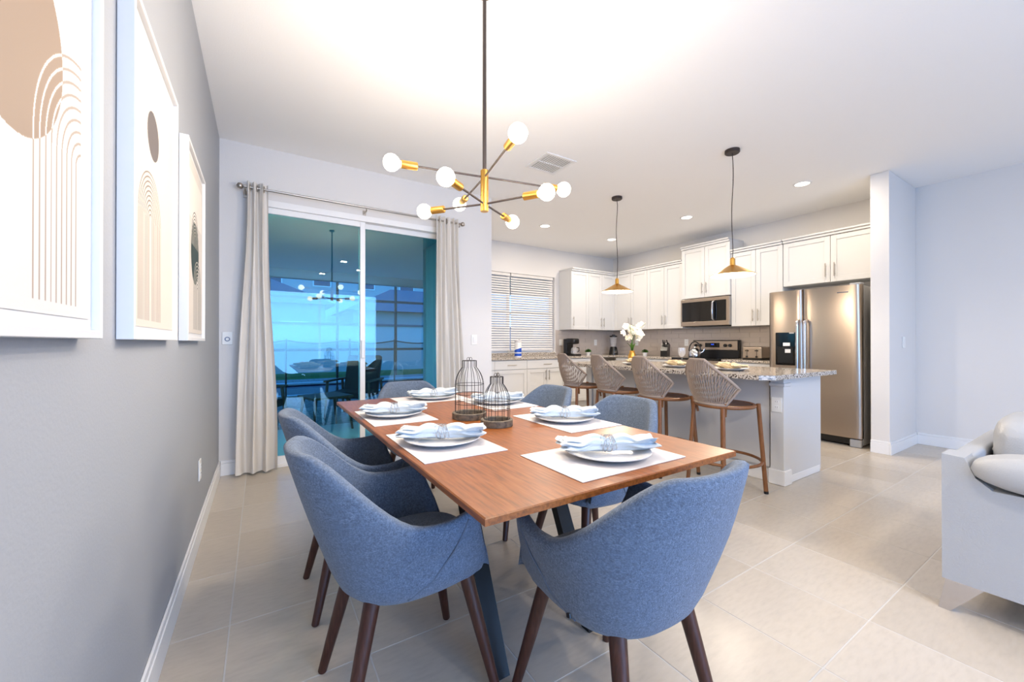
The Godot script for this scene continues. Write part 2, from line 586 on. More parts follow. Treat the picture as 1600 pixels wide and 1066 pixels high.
func openings() -> void:
	# sliding patio door
	var d := Node3D.new()
	d.name = "door_1"
	add_child(d)
	d.set_meta("kind", "structure")
	d.set_meta("label", "white framed sliding glass door onto the patio")
	var fr := MB.new()
	fr.box(P(0.88, WB + 0.06, 2.39), Vector3(1.86, 0.06, 0.14), 0.003)
	fr.box(P(-0.03, WB + 0.06, 1.19), Vector3(0.04, 2.33, 0.14), 0.003)
	fr.box(P(1.79, WB + 0.06, 1.19), Vector3(0.04, 2.33, 0.14), 0.003)
	fr.box(P(0.88, WB + 0.06, 0.012), Vector3(1.86, 0.024, 0.14), 0.003)
	part(d, "frame", fr, M.trim)
	for k in 2:
		var x0: float = [-0.01, 0.845][k]
		var x1: float = [0.895, 1.77][k]
		var dd: float = WB + [0.035, 0.085][k]
		var s := MB.new()
		s.box(P((x0 + x1) / 2, dd, 2.335), Vector3(x1 - x0 - 0.10, 0.055, 0.035), 0.003)
		s.box(P((x0 + x1) / 2, dd, 0.06), Vector3(x1 - x0 - 0.10, 0.075, 0.035), 0.003)
		s.box(P(x0 + 0.025, dd, 1.19), Vector3(0.05, 2.345, 0.035), 0.003)
		s.box(P(x1 - 0.025, dd, 1.19), Vector3(0.05, 2.345, 0.035), 0.003)
		var sp := part(d, "sash", s, M.trim)
		part(sp, "glass", sbox(x0 + 0.045, x1 - 0.045, 0.09, 2.315, dd - 0.004, dd + 0.004), M.tinted_glass, "teal tinted glass pane")
	part(d, "latch", sbox(0.855, 0.885, 0.98, 1.16, WB + 0.0, WB + 0.016, 0.004), M.trim)
	# kitchen window
	var w := Node3D.new()
	w.name = "window_1"
	add_child(w)
	w.set_meta("kind", "structure")
	w.set_meta("label", "kitchen window behind closed white blinds")
	var wf := MB.new()
	for x in [2.76, 3.71, 4.66]:
		wf.box(P(x, WK + 0.10, 1.66), Vector3(0.045, 1.41, 0.06), 0.003)
	for y in [0.975, 1.66, 2.34]:
		wf.box(P(3.71, WK + 0.10, y), Vector3(1.94, 0.04, 0.05), 0.003)
	part(w, "frame", wf, M.trim)
	part(w, "pane", sbox(2.77, 4.65, 0.98, 2.34, WK + 0.098, WK + 0.102), M.pane)
	part(w, "sill", sbox(2.74, 4.70, 0.935, 0.955, WK - 0.02, WK + 0.08, 0.004), M.trim)
	# front window behind the camera: daylight enters here
	var f := Node3D.new()
	f.name = "window_2"
	add_child(f)
	f.set_meta("kind", "structure")
	f.set_meta("label", "wide front window of the living area")
	var ff := MB.new()
	for x in [-0.17, 1.4, 2.97]:
		ff.box(P(x, WN - 0.08, 1.315), Vector3(0.06, 2.47, 0.06), 0.003)
	for y in [0.11, 2.52]:
		ff.box(P(1.4, WN - 0.08, y), Vector3(3.2, 0.06, 0.06), 0.003)
	part(f, "frame", ff, M.trim)
	part(f, "pane", sbox(-0.18, 2.98, 0.10, 2.53, WN - 0.082, WN - 0.078), M.pane)
	area(f, P(1.4, WN + 0.02, 1.315), Vector3(0, 0, -1), Vector2(3.1, 2.4), Color(0.54, 0.75, 1.0), WINDOW_E)

# ---------------------------------------------------------------- kitchen
func door_leaf(parent: Node3D, x0: float, x1: float, y0: float, y1: float, z: float, hx := 0.0, hy := 0.0, horizontal := false, slab := false, called := "door") -> void:
	var b := MB.new()
	var g := 0.002
	x0 += g; x1 -= g; y0 += g; y1 -= g
	var rail := minf(0.06, (x1 - x0) * 0.28)
	if slab:
		b.box(Vector3((x0 + x1) / 2, (y0 + y1) / 2, z + 0.01), Vector3(x1 - x0, y1 - y0, 0.02), 0.002)
	else:
		b.box(Vector3((x0 + x1) / 2, (y0 + y1) / 2, z + 0.006), Vector3(x1 - x0 - 0.01, y1 - y0 - 0.01, 0.010))
		for s in [-1, 1]:
			b.box(Vector3((x0 + x1) / 2 + s * ((x1 - x0) / 2 - rail / 2), (y0 + y1) / 2, z + 0.0105), Vector3(rail, y1 - y0, 0.021), 0.002)
			b.box(Vector3((x0 + x1) / 2, (y0 + y1) / 2 + s * ((y1 - y0) / 2 - rail / 2), z + 0.0105), Vector3(x1 - x0 - 2 * rail, rail, 0.021), 0.002)
	var dr := part(parent, called, b, M.cabinet)
	if hx != 0.0 or hy != 0.0:
		var h := MB.new()
		var al := Vector3.RIGHT if horizontal else Vector3.UP
		var c := Vector3(hx, hy, z + 0.045)
		h.tube([c - al * 0.085, c - al * 0.08, c + al * 0.08, c + al * 0.085], [0.003, 0.006, 0.006, 0.003], 8)
		for s in [-1, 1]:
			h.tube([c + al * 0.055 * s, c + al * 0.055 * s + Vector3(0, 0, -0.026)], 0.004, 6)
		part(dr, "handle", h, M.nickel, "brushed nickel bar handle")

func crown(b: MB, w: float, h: float, dep: float) -> void:
	b.box(Vector3(0, h + 0.015, dep / 2 + 0.008), Vector3(w + 0.0, 0.03, dep + 0.03), 0.003)
	b.box(Vector3(0, h + 0.042, dep / 2 + 0.018), Vector3(w + 0.0, 0.025, dep + 0.056), 0.006)

func upper(label: String, at: Vector3, turn: float, w: float, h: float, dep: float, splits: Array, handles: Array) -> void:
	var t := thing("wall_cabinet", label, "cabinet", at, turn, "white upper cabinets")
	var b := MB.new()
	b.box(Vector3(0, h / 2, dep / 2), Vector3(w - 0.002, h, dep), 0.002)
	part(t, "body", b, M.cabinet)
	var c := MB.new()
	crown(c, w - 0.002, h, dep + 0.02)
	part(t, "crown_moulding", c, M.cabinet)
	for k in splits.size() - 1:
		door_leaf(t, splits[k], splits[k + 1], 0.0, h, dep, handles[k], 0.15)

func kitchen_cabinets() -> void:
	var y := 1.375
	# window wall, facing the camera
	upper("narrow single door white wall cabinet next to the kitchen window", P(5.005, WK, y), 0, 0.43, 1.08, 0.33, [-0.215, 0.215], [-0.17])
	upper("double door white wall cabinet in the kitchen corner above the blender", P(5.57, WK, y), 0, 0.70, 1.08, 0.33, [-0.35, 0.0, 0.35], [-0.035, 0.035])
	# fridge wall, facing -x: local x runs towards the camera
	upper("double door white wall cabinet above the outlet by the corner", P(WR, 5.16, y), -90, 0.80, 1.08, 0.33, [-0.40, 0.02, 0.40], [-0.015, 0.055])
	upper("double door white wall cabinet above the knife block", P(WR, 4.40, y), -90, 0.72, 1.08, 0.33, [-0.36, 0.0, 0.36], [-0.035, 0.035])
	upper("raised double door white wall cabinet directly above the microwave", P(WR, 3.64, 1.845), -90, 0.80, 0.80, 0.36, [-0.40, 0.0, 0.40], [-0.035, 0.035])
	upper("double door white wall cabinet between microwave and fridge", P(WR, 2.895, y), -90, 0.69, 1.08, 0.33, [-0.345, 0.0, 0.345], [-0.035, 0.035])
	upper("short wide white wall cabinet above the steel fridge", P(WR, 2.025, 1.88), -90, 1.04, 0.575, 0.33, [-0.52, 0.0, 0.52], [-0.045, 0.045])
	# base cabinets under the window
	var spans := [[2.39, 3.02, "white base cabinet in the corner by the patio door wall"], [3.02, 3.62, "white base cabinet with drawer under the blinds beside the patio-side corner"], [3.62, 4.42, "white base cabinet with one wide drawer over two doors below the canister"], [4.42, 5.05, "white base cabinet under the coffee maker"]]
	for s in spans:
		var w: float = s[1] - s[0]
		var t := thing("base_cabinet", s[2], "cabinet", P((s[0] + s[1]) / 2, WK - 0.02), 0, "white base cabinets")
		var b := MB.new()
		b.box(Vector3(0, 0.05, 0.27), Vector3(w - 0.002, 0.10, 0.52))
		b.box(Vector3(0, 0.48, 0.295), Vector3(w - 0.002, 0.76, 0.59), 0.002)
		part(t, "body", b, M.cabinet)
		door_leaf(t, -w / 2, w / 2, 0.71, 0.85, 0.59, 0.001, 0.78, true, true, "drawer")
		if w > 0.7:
			door_leaf(t, -w / 2, 0, 0.11, 0.705, 0.59, -0.035, 0.60)
			door_leaf(t, 0, w / 2, 0.11, 0.705, 0.59, 0.035, 0.60)
		else:
			door_leaf(t, -w / 2, w / 2, 0.11, 0.705, 0.59, -w / 2 + 0.04, 0.60)
	var lows := [[4.04, 5.25, "white base cabinet below the knife block and plant"], [2.56, 3.22, "white base cabinet below the toaster"]]
	for s in lows:
		var w: float = s[1] - s[0]
		var t := thing("base_cabinet", s[2], "cabinet", P(WR - 0.02, (s[0] + s[1]) / 2), -90, "white base cabinets")
		var b := MB.new()
		b.box(Vector3(0, 0.05, 0.27), Vector3(w - 0.002, 0.10, 0.52))
		b.box(Vector3(0, 0.48, 0.295), Vector3(w - 0.002, 0.76, 0.59), 0.002)
		part(t, "body", b, M.cabinet)
		door_leaf(t, -w / 2, w / 2, 0.71, 0.85, 0.59, 0.001, 0.78, true, true, "drawer")
		door_leaf(t, -w / 2, 0, 0.11, 0.705, 0.59, -0.035, 0.60)
		door_leaf(t, 0, w / 2, 0.11, 0.705, 0.59, 0.035, 0.60)
	# worktops
	var wt := thing("worktop", "speckled granite worktop under the kitchen window and along the range wall", "worktop", Vector3.ZERO)
	part(wt, "slab", sbox(2.36, WR - 0.003, CT - 0.032, CT, WK - 0.645, WK - 0.003, 0.004), M.granite)
	part(wt, "slab", sbox(WR - 0.645, WR - 0.003, CT - 0.032, CT, 4.045, WK - 0.646, 0.004), M.granite)
	part(wt, "slab", sbox(WR - 0.645, WR - 0.003, CT - 0.032, CT, 2.555, 3.225, 0.004), M.granite)
	var up := MB.new()
	up.box(P(2.37 + (4.68 - 2.37) / 2, WK - 0.012, CT + 0.03), Vector3(4.68 - 2.37, 0.06, 0.02), 0.003)
	part(wt, "upstand", up, M.granite)
	# tiled backsplash
	var bs := thing("backsplash", "glossy greige tiled backsplash under the wall cabinets", "backsplash", Vector3.ZERO)
	var gb := sbox(4.70, WR - 0.001, CT + 0.001, 1.373, WK - 0.006, WK - 0.001)
	gb.box(Vector3(WR - 0.0035, (CT + 1.373) / 2, -(2.55 + WK - 0.01) / 2), Vector3(0.005, 1.373 - CT - 0.002, WK - 0.01 - 2.55))
	part(bs, "grout", gb, M.splash_grout)
	var th := 0.0785
	var tw := 0.30
	var tm := {}
	for row in 6:
		var y0 := CT + 0.002 + row * 0.0797
		var off := 0.0 if row % 2 == 0 else tw / 2
		for wall in 2:
			var a0: float = 4.70 if wall == 0 else 2.55
			var a1: float = WR - 0.008 if wall == 0 else WK - 0.012
			var a := a0 - off
			while a < a1 - 0.01:
				var s0 := maxf(a, a0)
				var s1 := minf(a + tw, a1)
				a += tw
				if s1 - s0 < 0.02: continue
				var key := "%d_%.3f" % [wall, s1 - s0]
				if not tm.has(key):
					tm[key] = bx(Vector3.ZERO, Vector3(s1 - s0 - 0.003, th - 0.002, 0.006) if wall == 0 else Vector3(0.006, th - 0.002, s1 - s0 - 0.003), 0.0015).mesh()
				var o := MeshInstance3D.new()
				o.name = "tile"
				o.mesh = tm[key]
				o.material_override = M.splash
				bs.add_child(o, true)
				o.position = P((s0 + s1) / 2, WK - 0.008, y0 + th / 2) if wall == 0 else P(WR - 0.008, (s0 + s1) / 2, y0 + th / 2)

func appliances() -> void:
	# refrigerator: local x towards camera, z out into the room
	var t := thing("refrigerator", "side by side stainless steel refrigerator with water dispenser", "refrigerator", P(WR - 0.03, 2.045), -90)
	part(t, "body", bx(Vector3(0, 0.89, 0.36), Vector3(0.905, 1.74, 0.72), 0.006), M.fridge_side)
	var w0 := -0.455
	var sp := -0.085
	for k in 2:
		var x0: float = [w0, sp + 0.003][k]
		var x1: float = [sp - 0.003, 0.455][k]
		var dr := MB.new()
		# gently bowed door front
		var rows := []
		for i in 2:
			var y: float = [0.10, 1.765][i]
			var row := PackedVector3Array()
			for j in 13:
				var u := -1.0 + j / 6.0
				row.append(Vector3(lerpf(x0, x1, j / 12.0), y, 0.80 + 0.012 * (1 - u * u) - 0.012 * pow(absf(u), 14)))
			row.append(Vector3(x1, y, 0.73))
			row.append(Vector3(x0, y, 0.73))
			rows.append(row)
		var c0 := PackedVector3Array()
		var c1 := PackedVector3Array()
		for j in 15:
			c0.append(Vector3((x0 + x1) / 2, 0.10, 0.76)); c1.append(Vector3((x0 + x1) / 2, 1.765, 0.76))
		dr.runs([[c0, rows[0]], rows, [rows[1], c1]], true)
		var dp := part(t, "door", dr, M.steel)
		var h := MB.new()
		var hx := sp + (-0.038 if k == 0 else 0.038)
		h.tube([Vector3(hx, 0.55, 0.812), Vector3(hx, 0.57, 0.855), Vector3(hx, 0.62, 0.862), Vector3(hx, 1.33, 0.862), Vector3(hx, 1.38, 0.855), Vector3(hx, 1.40, 0.812)], [0.014, 0.016, 0.016, 0.016, 0.016, 0.014], 10)
		part(dp, "handle", h, M.chrome, "curved bright steel bar handle")
	var ds := part(t, "dispenser", bx(Vector3(-0.265, 1.06, 0.812), Vector3(0.22, 0.40, 0.014), 0.006), M.black_gloss, "black water and ice dispenser panel")
	part(ds, "recess", bx(Vector3(-0.265, 0.985, 0.8205), Vector3(0.17, 0.20, 0.003), 0.001), M.black)
	part(ds, "spout", bx(Vector3(-0.255, 1.075, 0.828), Vector3(0.06, 0.03, 0.018), 0.004), M.black)
	part(ds, "paper_label", bx(Vector3(-0.25, 1.115, 0.8205), Vector3(0.075, 0.04, 0.002)), M.white_plastic)
	part(ds, "paper_label", bx(Vector3(-0.235, 1.035, 0.824), Vector3(0.06, 0.045, 0.004)), M.white_plastic)
	part(ds, "sticker", bx(Vector3(-0.195, 1.252, 0.8195), Vector3(0.05, 0.010, 0.002)), M.white_plastic)
	part(t, "badge", bx(Vector3(0.30, 1.69, 0.8125), Vector3(0.10, 0.012, 0.004)), M.chrome)
	part(t, "grille", bx(Vector3(0, 0.055, 0.735), Vector3(0.89, 0.07, 0.03), 0.004), M.black)
	part(t, "foot_cover", bx(Vector3(0.40, 0.045, 0.765), Vector3(0.10, 0.085, 0.05), 0.006), M.fridge_side)
	part(t, "hinge_cover", bx(Vector3(0.40, 1.775, 0.74), Vector3(0.10, 0.025, 0.10), 0.006), M.fridge_side)
	# microwave
	t = thing("microwave", "stainless steel over the range microwave with dark glass door", "microwave", P(WR, 3.64, 1.40), -90)
	part(t, "body", bx(Vector3(0, 0.215, 0.19), Vector3(0.795, 0.43, 0.38), 0.004), M.fridge_side)
	var f := MB.new()
	f.box(Vector3(0, 0.405, 0.395), Vector3(0.795, 0.05, 0.03), 0.004)
	f.box(Vector3(0, 0.035, 0.395), Vector3(0.795, 0.07, 0.03), 0.004)
	f.box(Vector3(-0.387, 0.22, 0.395), Vector3(0.022, 0.33, 0.03), 0.003)
	f.box(Vector3(0.377, 0.22, 0.395), Vector3(0.042, 0.33, 0.03), 0.003)
	part(t, "front_frame", f, M.steel)
	part(t, "door_glass", bx(Vector3(-0.105, 0.225, 0.392), Vector3(0.55, 0.32, 0.03), 0.003), M.dark_glass, "dark glass microwave door")
	part(t, "keypad", bx(Vector3(0.265, 0.225, 0.392), Vector3(0.18, 0.32, 0.03), 0.003), M.black_gloss)
	var h := MB.new()
	h.tube([Vector3(0.165, 0.08, 0.405), Vector3(0.165, 0.10, 0.445), Vector3(0.165, 0.225, 0.455), Vector3(0.165, 0.35, 0.445), Vector3(0.165, 0.37, 0.405)], 0.014, 10)
	part(t, "handle", h, M.chrome)
	part(t, "vent", bx(Vector3(0, -0.006, 0.2), Vector3(0.70, 0.012, 0.34), 0.003), M.black)
	# range
	t = thing("range", "stainless steel electric range with black cooktop and control panel", "stove", P(WR - 0.02, 3.635), -90)
	part(t, "body", bx(Vector3(0, 0.44, 0.32), Vector3(0.755, 0.86, 0.62), 0.004), M.steel)
	part(t, "cooktop", bx(Vector3(0, 0.885, 0.335), Vector3(0.76, 0.03, 0.66), 0.006), M.black_gloss, "black glass cooktop")
	part(t, "oven_door", bx(Vector3(0, 0.47, 0.645), Vector3(0.74, 0.50, 0.03), 0.006), M.dark_glass)
	var oh := MB.new()
	oh.tube([Vector3(-0.30, 0.76, 0.70), Vector3(0.30, 0.76, 0.70)], 0.012, 10)
	for s in [-1, 1]: oh.tube([Vector3(0.27 * s, 0.76, 0.70), Vector3(0.27 * s, 0.76, 0.655)], 0.008, 8)
	part(t, "oven_handle", oh, M.chrome)
	part(t, "backguard", bx(Vector3(0, 1.035, 0.055), Vector3(0.76, 0.28, 0.07), 0.006), M.black)
	var pn := part(t, "control_panel", bx(Vector3(0, 1.09, 0.095), Vector3(0.73, 0.145, 0.02), 0.004), M.steel, "stainless control panel with four black knobs")
	var dsp := mat(Color(0.02, 0.02, 0.03), 0.1)
	part(pn, "display", bx(Vector3(-0.035, 1.095, 0.106), Vector3(0.24, 0.07, 0.004)), dsp)
	var led := mat(Color(0.1, 0.2, 0.9), 0.4)
	led.emission_enabled = true
	led.emission = Color(0.2, 0.4, 1.0)
	led.emission_energy_multiplier = 1.2
	var dg := MB.new()
	for k in 3: dg.box(Vector3(-0.045 + k * 0.016, 1.106, 0.109), Vector3(0.009, 0.016, 0.002))
	part(pn, "display_digits", dg, led, "glowing blue clock digits")
	for x in [-0.31, -0.24, 0.18, 0.255]:
		var kb := MB.new()
		kb.xf = Transform3D(Basis(Vector3.RIGHT, PI / 2), Vector3(x, 1.09, 0.105))
		kb.lathe([Vector2(0.0, 0.0), Vector2(0.026, 0.0), Vector2(0.024, 0.022), Vector2(0.0, 0.024)], 14)
		part(pn, "knob", kb, M.black)

func island() -> void:
	var t := thing("kitchen_island", "white kitchen island with granite counter and end panel", "island", Vector3.ZERO)
	var b := sbox(3.53, 4.22, 0.10, CT - 0.034, 1.53, 3.74, 0.002)
	b.box(P(3.85, 2.635, 0.05), Vector3(0.62, 0.10, 2.17))
	part(t, "body", b, M.cabinet)
	var g := thing("island_worktop", "speckled granite island counter with overhang above the stools", "worktop", Vector3.ZERO)
	var poly := PackedVector2Array([Vector2(3.20, 1.43), Vector2(4.29, 1.43), Vector2(4.29, 3.82), Vector2(3.12, 3.82), Vector2(3.12, 1.51)])
	var mb := MB.new()
	mb.prism(poly, -CT, -(CT - 0.034), Basis(Vector3(1, 0, 0), Vector3(0, 0, -1), Vector3(0, -1, 0)))
	part(g, "slab", mb, M.granite)
	# corner posts, base moulding, panels
	var post := MB.new()
	part(t, "corner_post", bx(P(3.545, 3.715, 0.43), Vector3(0.10, 0.85, 0.10), 0.004), M.cabinet)
	post.box(P(3.545, 1.555, 0.43), Vector3(0.10, 0.85, 0.10), 0.004)
	post.box(P(3.545, 1.555, 0.80), Vector3(0.118, 0.03, 0.118), 0.006)
	part(t, "corner_post", post, M.cabinet)
	var bm := MB.new()
	bm.box(P(3.545, 1.555, 0.06), Vector3(0.125, 0.12, 0.125), 0.006)
	bm.box(P(3.53, 2.64, 0.05), Vector3(0.03, 0.10, 2.1), 0.004)
	bm.box(P(3.88, 1.522, 0.03), Vector3(0.60, 0.06, 0.02), 0.004)
	part(t, "base_moulding", bm, M.trim)
	part(t, "end_panel", sbox(3.60, 4.20, 0.02, CT - 0.036, 1.515, 1.53, 0.002), M.cabinet)
	for k in 3:
		part(t, "side_panel", sbox(3.515, 3.53, 0.12, CT - 0.04, 1.62 + k * 0.69, 1.62 + k * 0.69 + 0.66, 0.004), M.cabinet)

# ---------------------------------------------------------------- dining table and what lies on it
const TT := 0.76

func dining() -> void:
	var t := thing("dining_table", "long walnut dining table on black splayed metal legs", "table", P(0.905, 1.747))
	var b := MB.new()
	# top with a slim edge: bevelled underneath
	var hx := 0.497
	var hz := 0.993
	var ring := func(ix, y): return PackedVector3Array([Vector3(-hx + ix, y, -hz + ix), Vector3(hx - ix, y, -hz + ix), Vector3(hx - ix, y, hz - ix), Vector3(-hx + ix, y, hz - ix)])
	var c0 := PackedVector3Array(); var c1 := PackedVector3Array()
	for k in 4:
		c0.append(Vector3(0, TT, 0)); c1.append(Vector3(0, TT - 0.035, 0))
	var rr := [ring.call(0.003, TT), ring.call(0.0, TT - 0.003), ring.call(0.0, TT - 0.018), ring.call(0.06, TT - 0.035)]
	# separate flat strips for each side so edges stay crisp
	b.runs([[c0, rr[0]]], true, false, Vector3.DOWN)
	b.runs([[rr[3], c1]], true, false, Vector3.UP)
	for k in 4:
		var o: Vector3 = rr[1][k] + rr[1][(k + 1) % 4]
		o.y = 0
		for q in 3:
			b.runs([[PackedVector3Array([rr[q][k], rr[q][(k + 1) % 4]]), PackedVector3Array([rr[q + 1][k], rr[q + 1][(k + 1) % 4]])]], false, false, -o + (Vector3.UP * 2 if q == 2 else Vector3.ZERO))
	part(t, "tabletop", b, M.walnut)
	for sx in [-1, 1]:
		for sz in [-1, 1]:
			var foot := Vector3(sx * 0.215, 0.0, sz * 0.57)
			var top := Vector3(sx * 0.215, TT - 0.036, sz * 0.22)
			var rows := []
			for q in [foot, top]:
				var w: float = 0.032
				rows.append(PackedVector3Array([q + Vector3(-w, 0, -0.022), q + Vector3(w, 0, -0.022), q + Vector3(w, 0, 0.022), q + Vector3(-w, 0, 0.022)]))
			part(t, "leg", flat(rows), M.black_metal, "black metal plate leg")
	part(t, "top_rail", bx(Vector3(0, TT - 0.047, 0), Vector3(0.60, 0.02, 0.60), 0.003), M.black_metal)
	# place settings: [x, D, turn, napkin]
	var sets := [
		[0.582, 1.415, 90.0, "near the grey picture wall, second from the patio door"],
		[0.582, 2.06, 90.0, "near the grey picture wall, closest to the patio door"],
		[1.245, 1.495, 90.0, "on the island side, second from the patio door"],
		[1.245, 2.14, 90.0, "on the island side, beside the tall wire cage"],
		[0.96, 0.955, 0.0, "at the table end away from the patio door"],
		[0.96, 2.545, 0.0, "at the table end by the patio door"]]
	var mat0: Node3D; var plate0: Node3D; var nap0: Node3D; var ring0: Node3D
	var rng := RandomNumberGenerator.new()
	rng.seed = 12
	for i in sets.size():
		var s: Array = sets[i]
		var where: String = s[3]
		var at := P(s[0], s[1], TT)
		if i == 0:
			mat0 = thing("placemat", "", "placemat", at, s[2], "white placemats on the dining table")
			part(mat0, "cloth", bx(Vector3(0, 0.0015, 0), Vector3(0.455, 0.003, 0.305), 0.001), M.mat_cloth)
			plate0 = make_plate()
			nap0 = make_napkin()
			ring0 = make_ring()
		var m := mat0 if i == 0 else dup(mat0, at, s[2])
		m.set_meta("label", "white rectangular placemat " + where)
		var pc := at + Vector3(0, 0.003, 0) + Vector3(0.02 if s[2] == 0.0 else 0.0, 0, 0)
		var p := plate0 if i == 0 else dup(plate0, pc, 0)
		p.position = pc
		p.set_meta("label", "white dinner plate under a napkin " + where)
		p.set_meta("group", "white plates on the dining table")
		# every napkin lies across the plate, a little turned
		var nt: float = s[2] - 90.0 + [-28.0, -20.0, -34.0, -30.0, 62.0, 80.0][i]
		var nap := nap0 if i == 0 else dup(nap0, pc, 0)
		nap.position = pc + Vector3(0, 0.0125, 0)
		nap.rotation.y = deg_to_rad(nt)
		nap.set_meta("label", "pale blue napkin in a ring " + where)
		nap.set_meta("group", "napkins on the dining table")
		var rg := ring0 if i == 0 else dup(ring0, pc, 0)
		rg.position = pc + Vector3(0, 0.0125, 0)
		rg.rotation.y = deg_to_rad(nt)
		rg.set_meta("label", "silver wire napkin ring " + where)
		rg.set_meta("group", "napkin rings on the dining table")
	cage("tall black wire birdcage decoration with wooden base on the table", P(0.885, 1.80, TT), 0.086, 0.30, 0.17, 0.036)
	cage("small black wire birdcage decoration with wooden base on the table", P(0.91, 1.57, TT), 0.074, 0.235, 0.115, 0.03)

func flat(rows: Array) -> MB:
	# a four sided post with flat faces and closed ends
	var b := MB.new()
	var mid := Vector3.ZERO
	for r in rows:
		for p in r: mid += p / 8.0
	for k in 4:
		var q := [rows[0][k], rows[0][(k + 1) % 4], rows[1][(k + 1) % 4], rows[1][k]]
		var o: Vector3 = (q[0] + q[1] + q[2] + q[3]) / 4.0 - mid
		b.runs([[PackedVector3Array([q[0], q[1]]), PackedVector3Array([q[3], q[2]])]], false, false, -o)
	for r in rows:
		b.runs([[PackedVector3Array([r[0], r[1]]), PackedVector3Array([r[3], r[2]])]], false, false, mid - (r[0] + r[2]) / 2.0)
	return b

func make_plate() -> Node3D:
	var t := thing("dinner_plate", "", "plate", Vector3.ZERO)
	var b := MB.new()
	b.lathe([Vector2(0, 0.006), Vector2(0.08, 0.006), Vector2(0.098, 0.010), Vector2(0.138, 0.021), Vector2(0.142, 0.0215), Vector2(0.1425, 0.019), Vector2(0.10, 0.004), Vector2(0.085, 0.0), Vector2(0.0, 0.0)], 40)
	part(t, "dish", b, M.porcelain)
	return t

func make_napkin(m = null) -> Node3D:
	var t := thing("napkin", "", "napkin", Vector3.ZERO)
	var b := MB.new()
	var rows := []
	var nx := 28
	for i in nx + 1:
		var u := -1.0 + 2.0 * i / nx
		var w := absf(u)
		var flare := smoothstep(0.08, 1.0, w)
		var rz := 0.024 + 0.042 * flare * (1.0 if u < 0 else 0.75)
		var ry := 0.020 + 0.010 * sin(minf(w * 1.6, 1.0) * PI) * 0.8 - 0.006 * flare
		if i == 0 or i == nx: rz *= 0.9; ry *= 0.55
		var cy := ry + 0.002 + 0.018 * pow(w, 2.5)
		var row := PackedVector3Array()
		for j in 36:
			var a := TAU * j / 36
			var rip := 1.0 + 0.24 * sin(a * 6.0 + u * 3.0) * (0.35 + 0.65 * flare) + 0.10 * sin(a * 11.0 - u * 5.0)
			row.append(Vector3(u * 0.155 + 0.012 * sin(a * 4.0 + 1.0) * flare, cy + sin(a) * ry * rip, cos(a) * rz * rip))
		rows.append(row)
	var c0 := PackedVector3Array(); var c1 := PackedVector3Array()
	for j in 36:
		c0.append(Vector3(-0.140, rows[0][0].y, 0)); c1.append(Vector3(0.140, rows[nx][0].y, 0))
	b.runs([[c0, rows[0]], rows, [rows[nx], c1]], true)
	# two free corners of the folded cloth
	for s in [-1, 1]:
		var g := []
		for i in 9:
			var u := i / 8.0
			var row := PackedVector3Array()
			for j in 7:
				var w := (j / 6.0 - 0.5)
				var wid := 0.03 + 0.065 * sin(u * PI * 0.62)
				row.append(Vector3(s * (0.02 + 0.135 * u), 0.038 + 0.018 * u * s + 0.012 * sin(w * 9.0 + u * 4.0) + (0.01 * u if s < 0 else -0.012 * u), w * wid + s * 0.014 * u))
			g.append(row)
		b.grid(g, false, false, Vector3.DOWN)
	part(t, "cloth", b, m if m else M.napkin)
	return t

func make_ring() -> Node3D:
	var t := thing("napkin_ring", "", "napkin ring", Vector3.ZERO)
	var b := MB.new()
	var base := Basis(Vector3.FORWARD, PI / 2)
	for k in 7:
		var tilt := Basis(Vector3.UP, deg_to_rad(-24 + k * 8)) * Basis(Vector3.BACK, deg_to_rad([14, -12, 9, -15, 12, -9, 15][k]))
		b.torus(Vector3(-0.013 + k * 0.0043, 0.027, 0), 0.0285, 0.0012, tilt * base, 20, 4, 1.02)
	part(t, "wire", b, M.chrome)
	return t

func cage(label: String, at: Vector3, r: float, h: float, hs: float, rn: float) -> void:
	var t := thing("wire_cage", label, "ornament", at)
	var b := MB.new()
	b.lathe([Vector2(r - 0.016, 0.004), Vector2(r - 0.016, 0.028), Vector2(r - 0.013, 0.031), Vector2(r - 0.002, 0.031), Vector2(r, 0.029), Vector2(r, 0.002), Vector2(r - 0.002, 0.0), Vector2(0.0, 0.0), Vector2(0.0, 0.004), Vector2(r - 0.016, 0.004)], 28)
	part(t, "base", b, M.cage_base, "round weathered wooden base")
	var w := MB.new()
	var ri := r - 0.014
	var wires := 12
	for k in wires:
		var a := TAU * k / wires + 0.1
		var dir := Vector3(cos(a), 0, sin(a))
		var path := [dir * ri + Vector3(0, 0.004, 0), dir * ri + Vector3(0, hs, 0)]
		for q in 7:
			var u := (q + 1) / 7.0
			var rr := lerpf(ri, rn, smoothstep(0.0, 1.0, u))
			path.append(dir * rr + Vector3(0, hs + (h - 0.045 - hs) * (sin(u * PI / 2) if u < 1 else 1.0), 0))
		path.append(dir * rn + Vector3(0, h - 0.012, 0))
		w.tube(path, 0.0014, 5)
	part(t, "wires", w, M.cage_wire)
	for y in [0.075, hs * 0.72, hs, h - 0.012]:
		var hoops := MB.new()
		hoops.torus(Vector3(0, y, 0), ri if y <= hs else rn, 0.0014, Basis(), 28, 5)
		part(t, "hoop", hoops, M.cage_wire)
	var lp := MB.new()
	for s in [-1, 1]:
		lp.torus(Vector3(s * 0.006, h - 0.004, 0), 0.008, 0.0013, Basis(Vector3.RIGHT, PI / 2), 14, 5)
	part(t, "hanging_loop", lp, M.cage_wire)

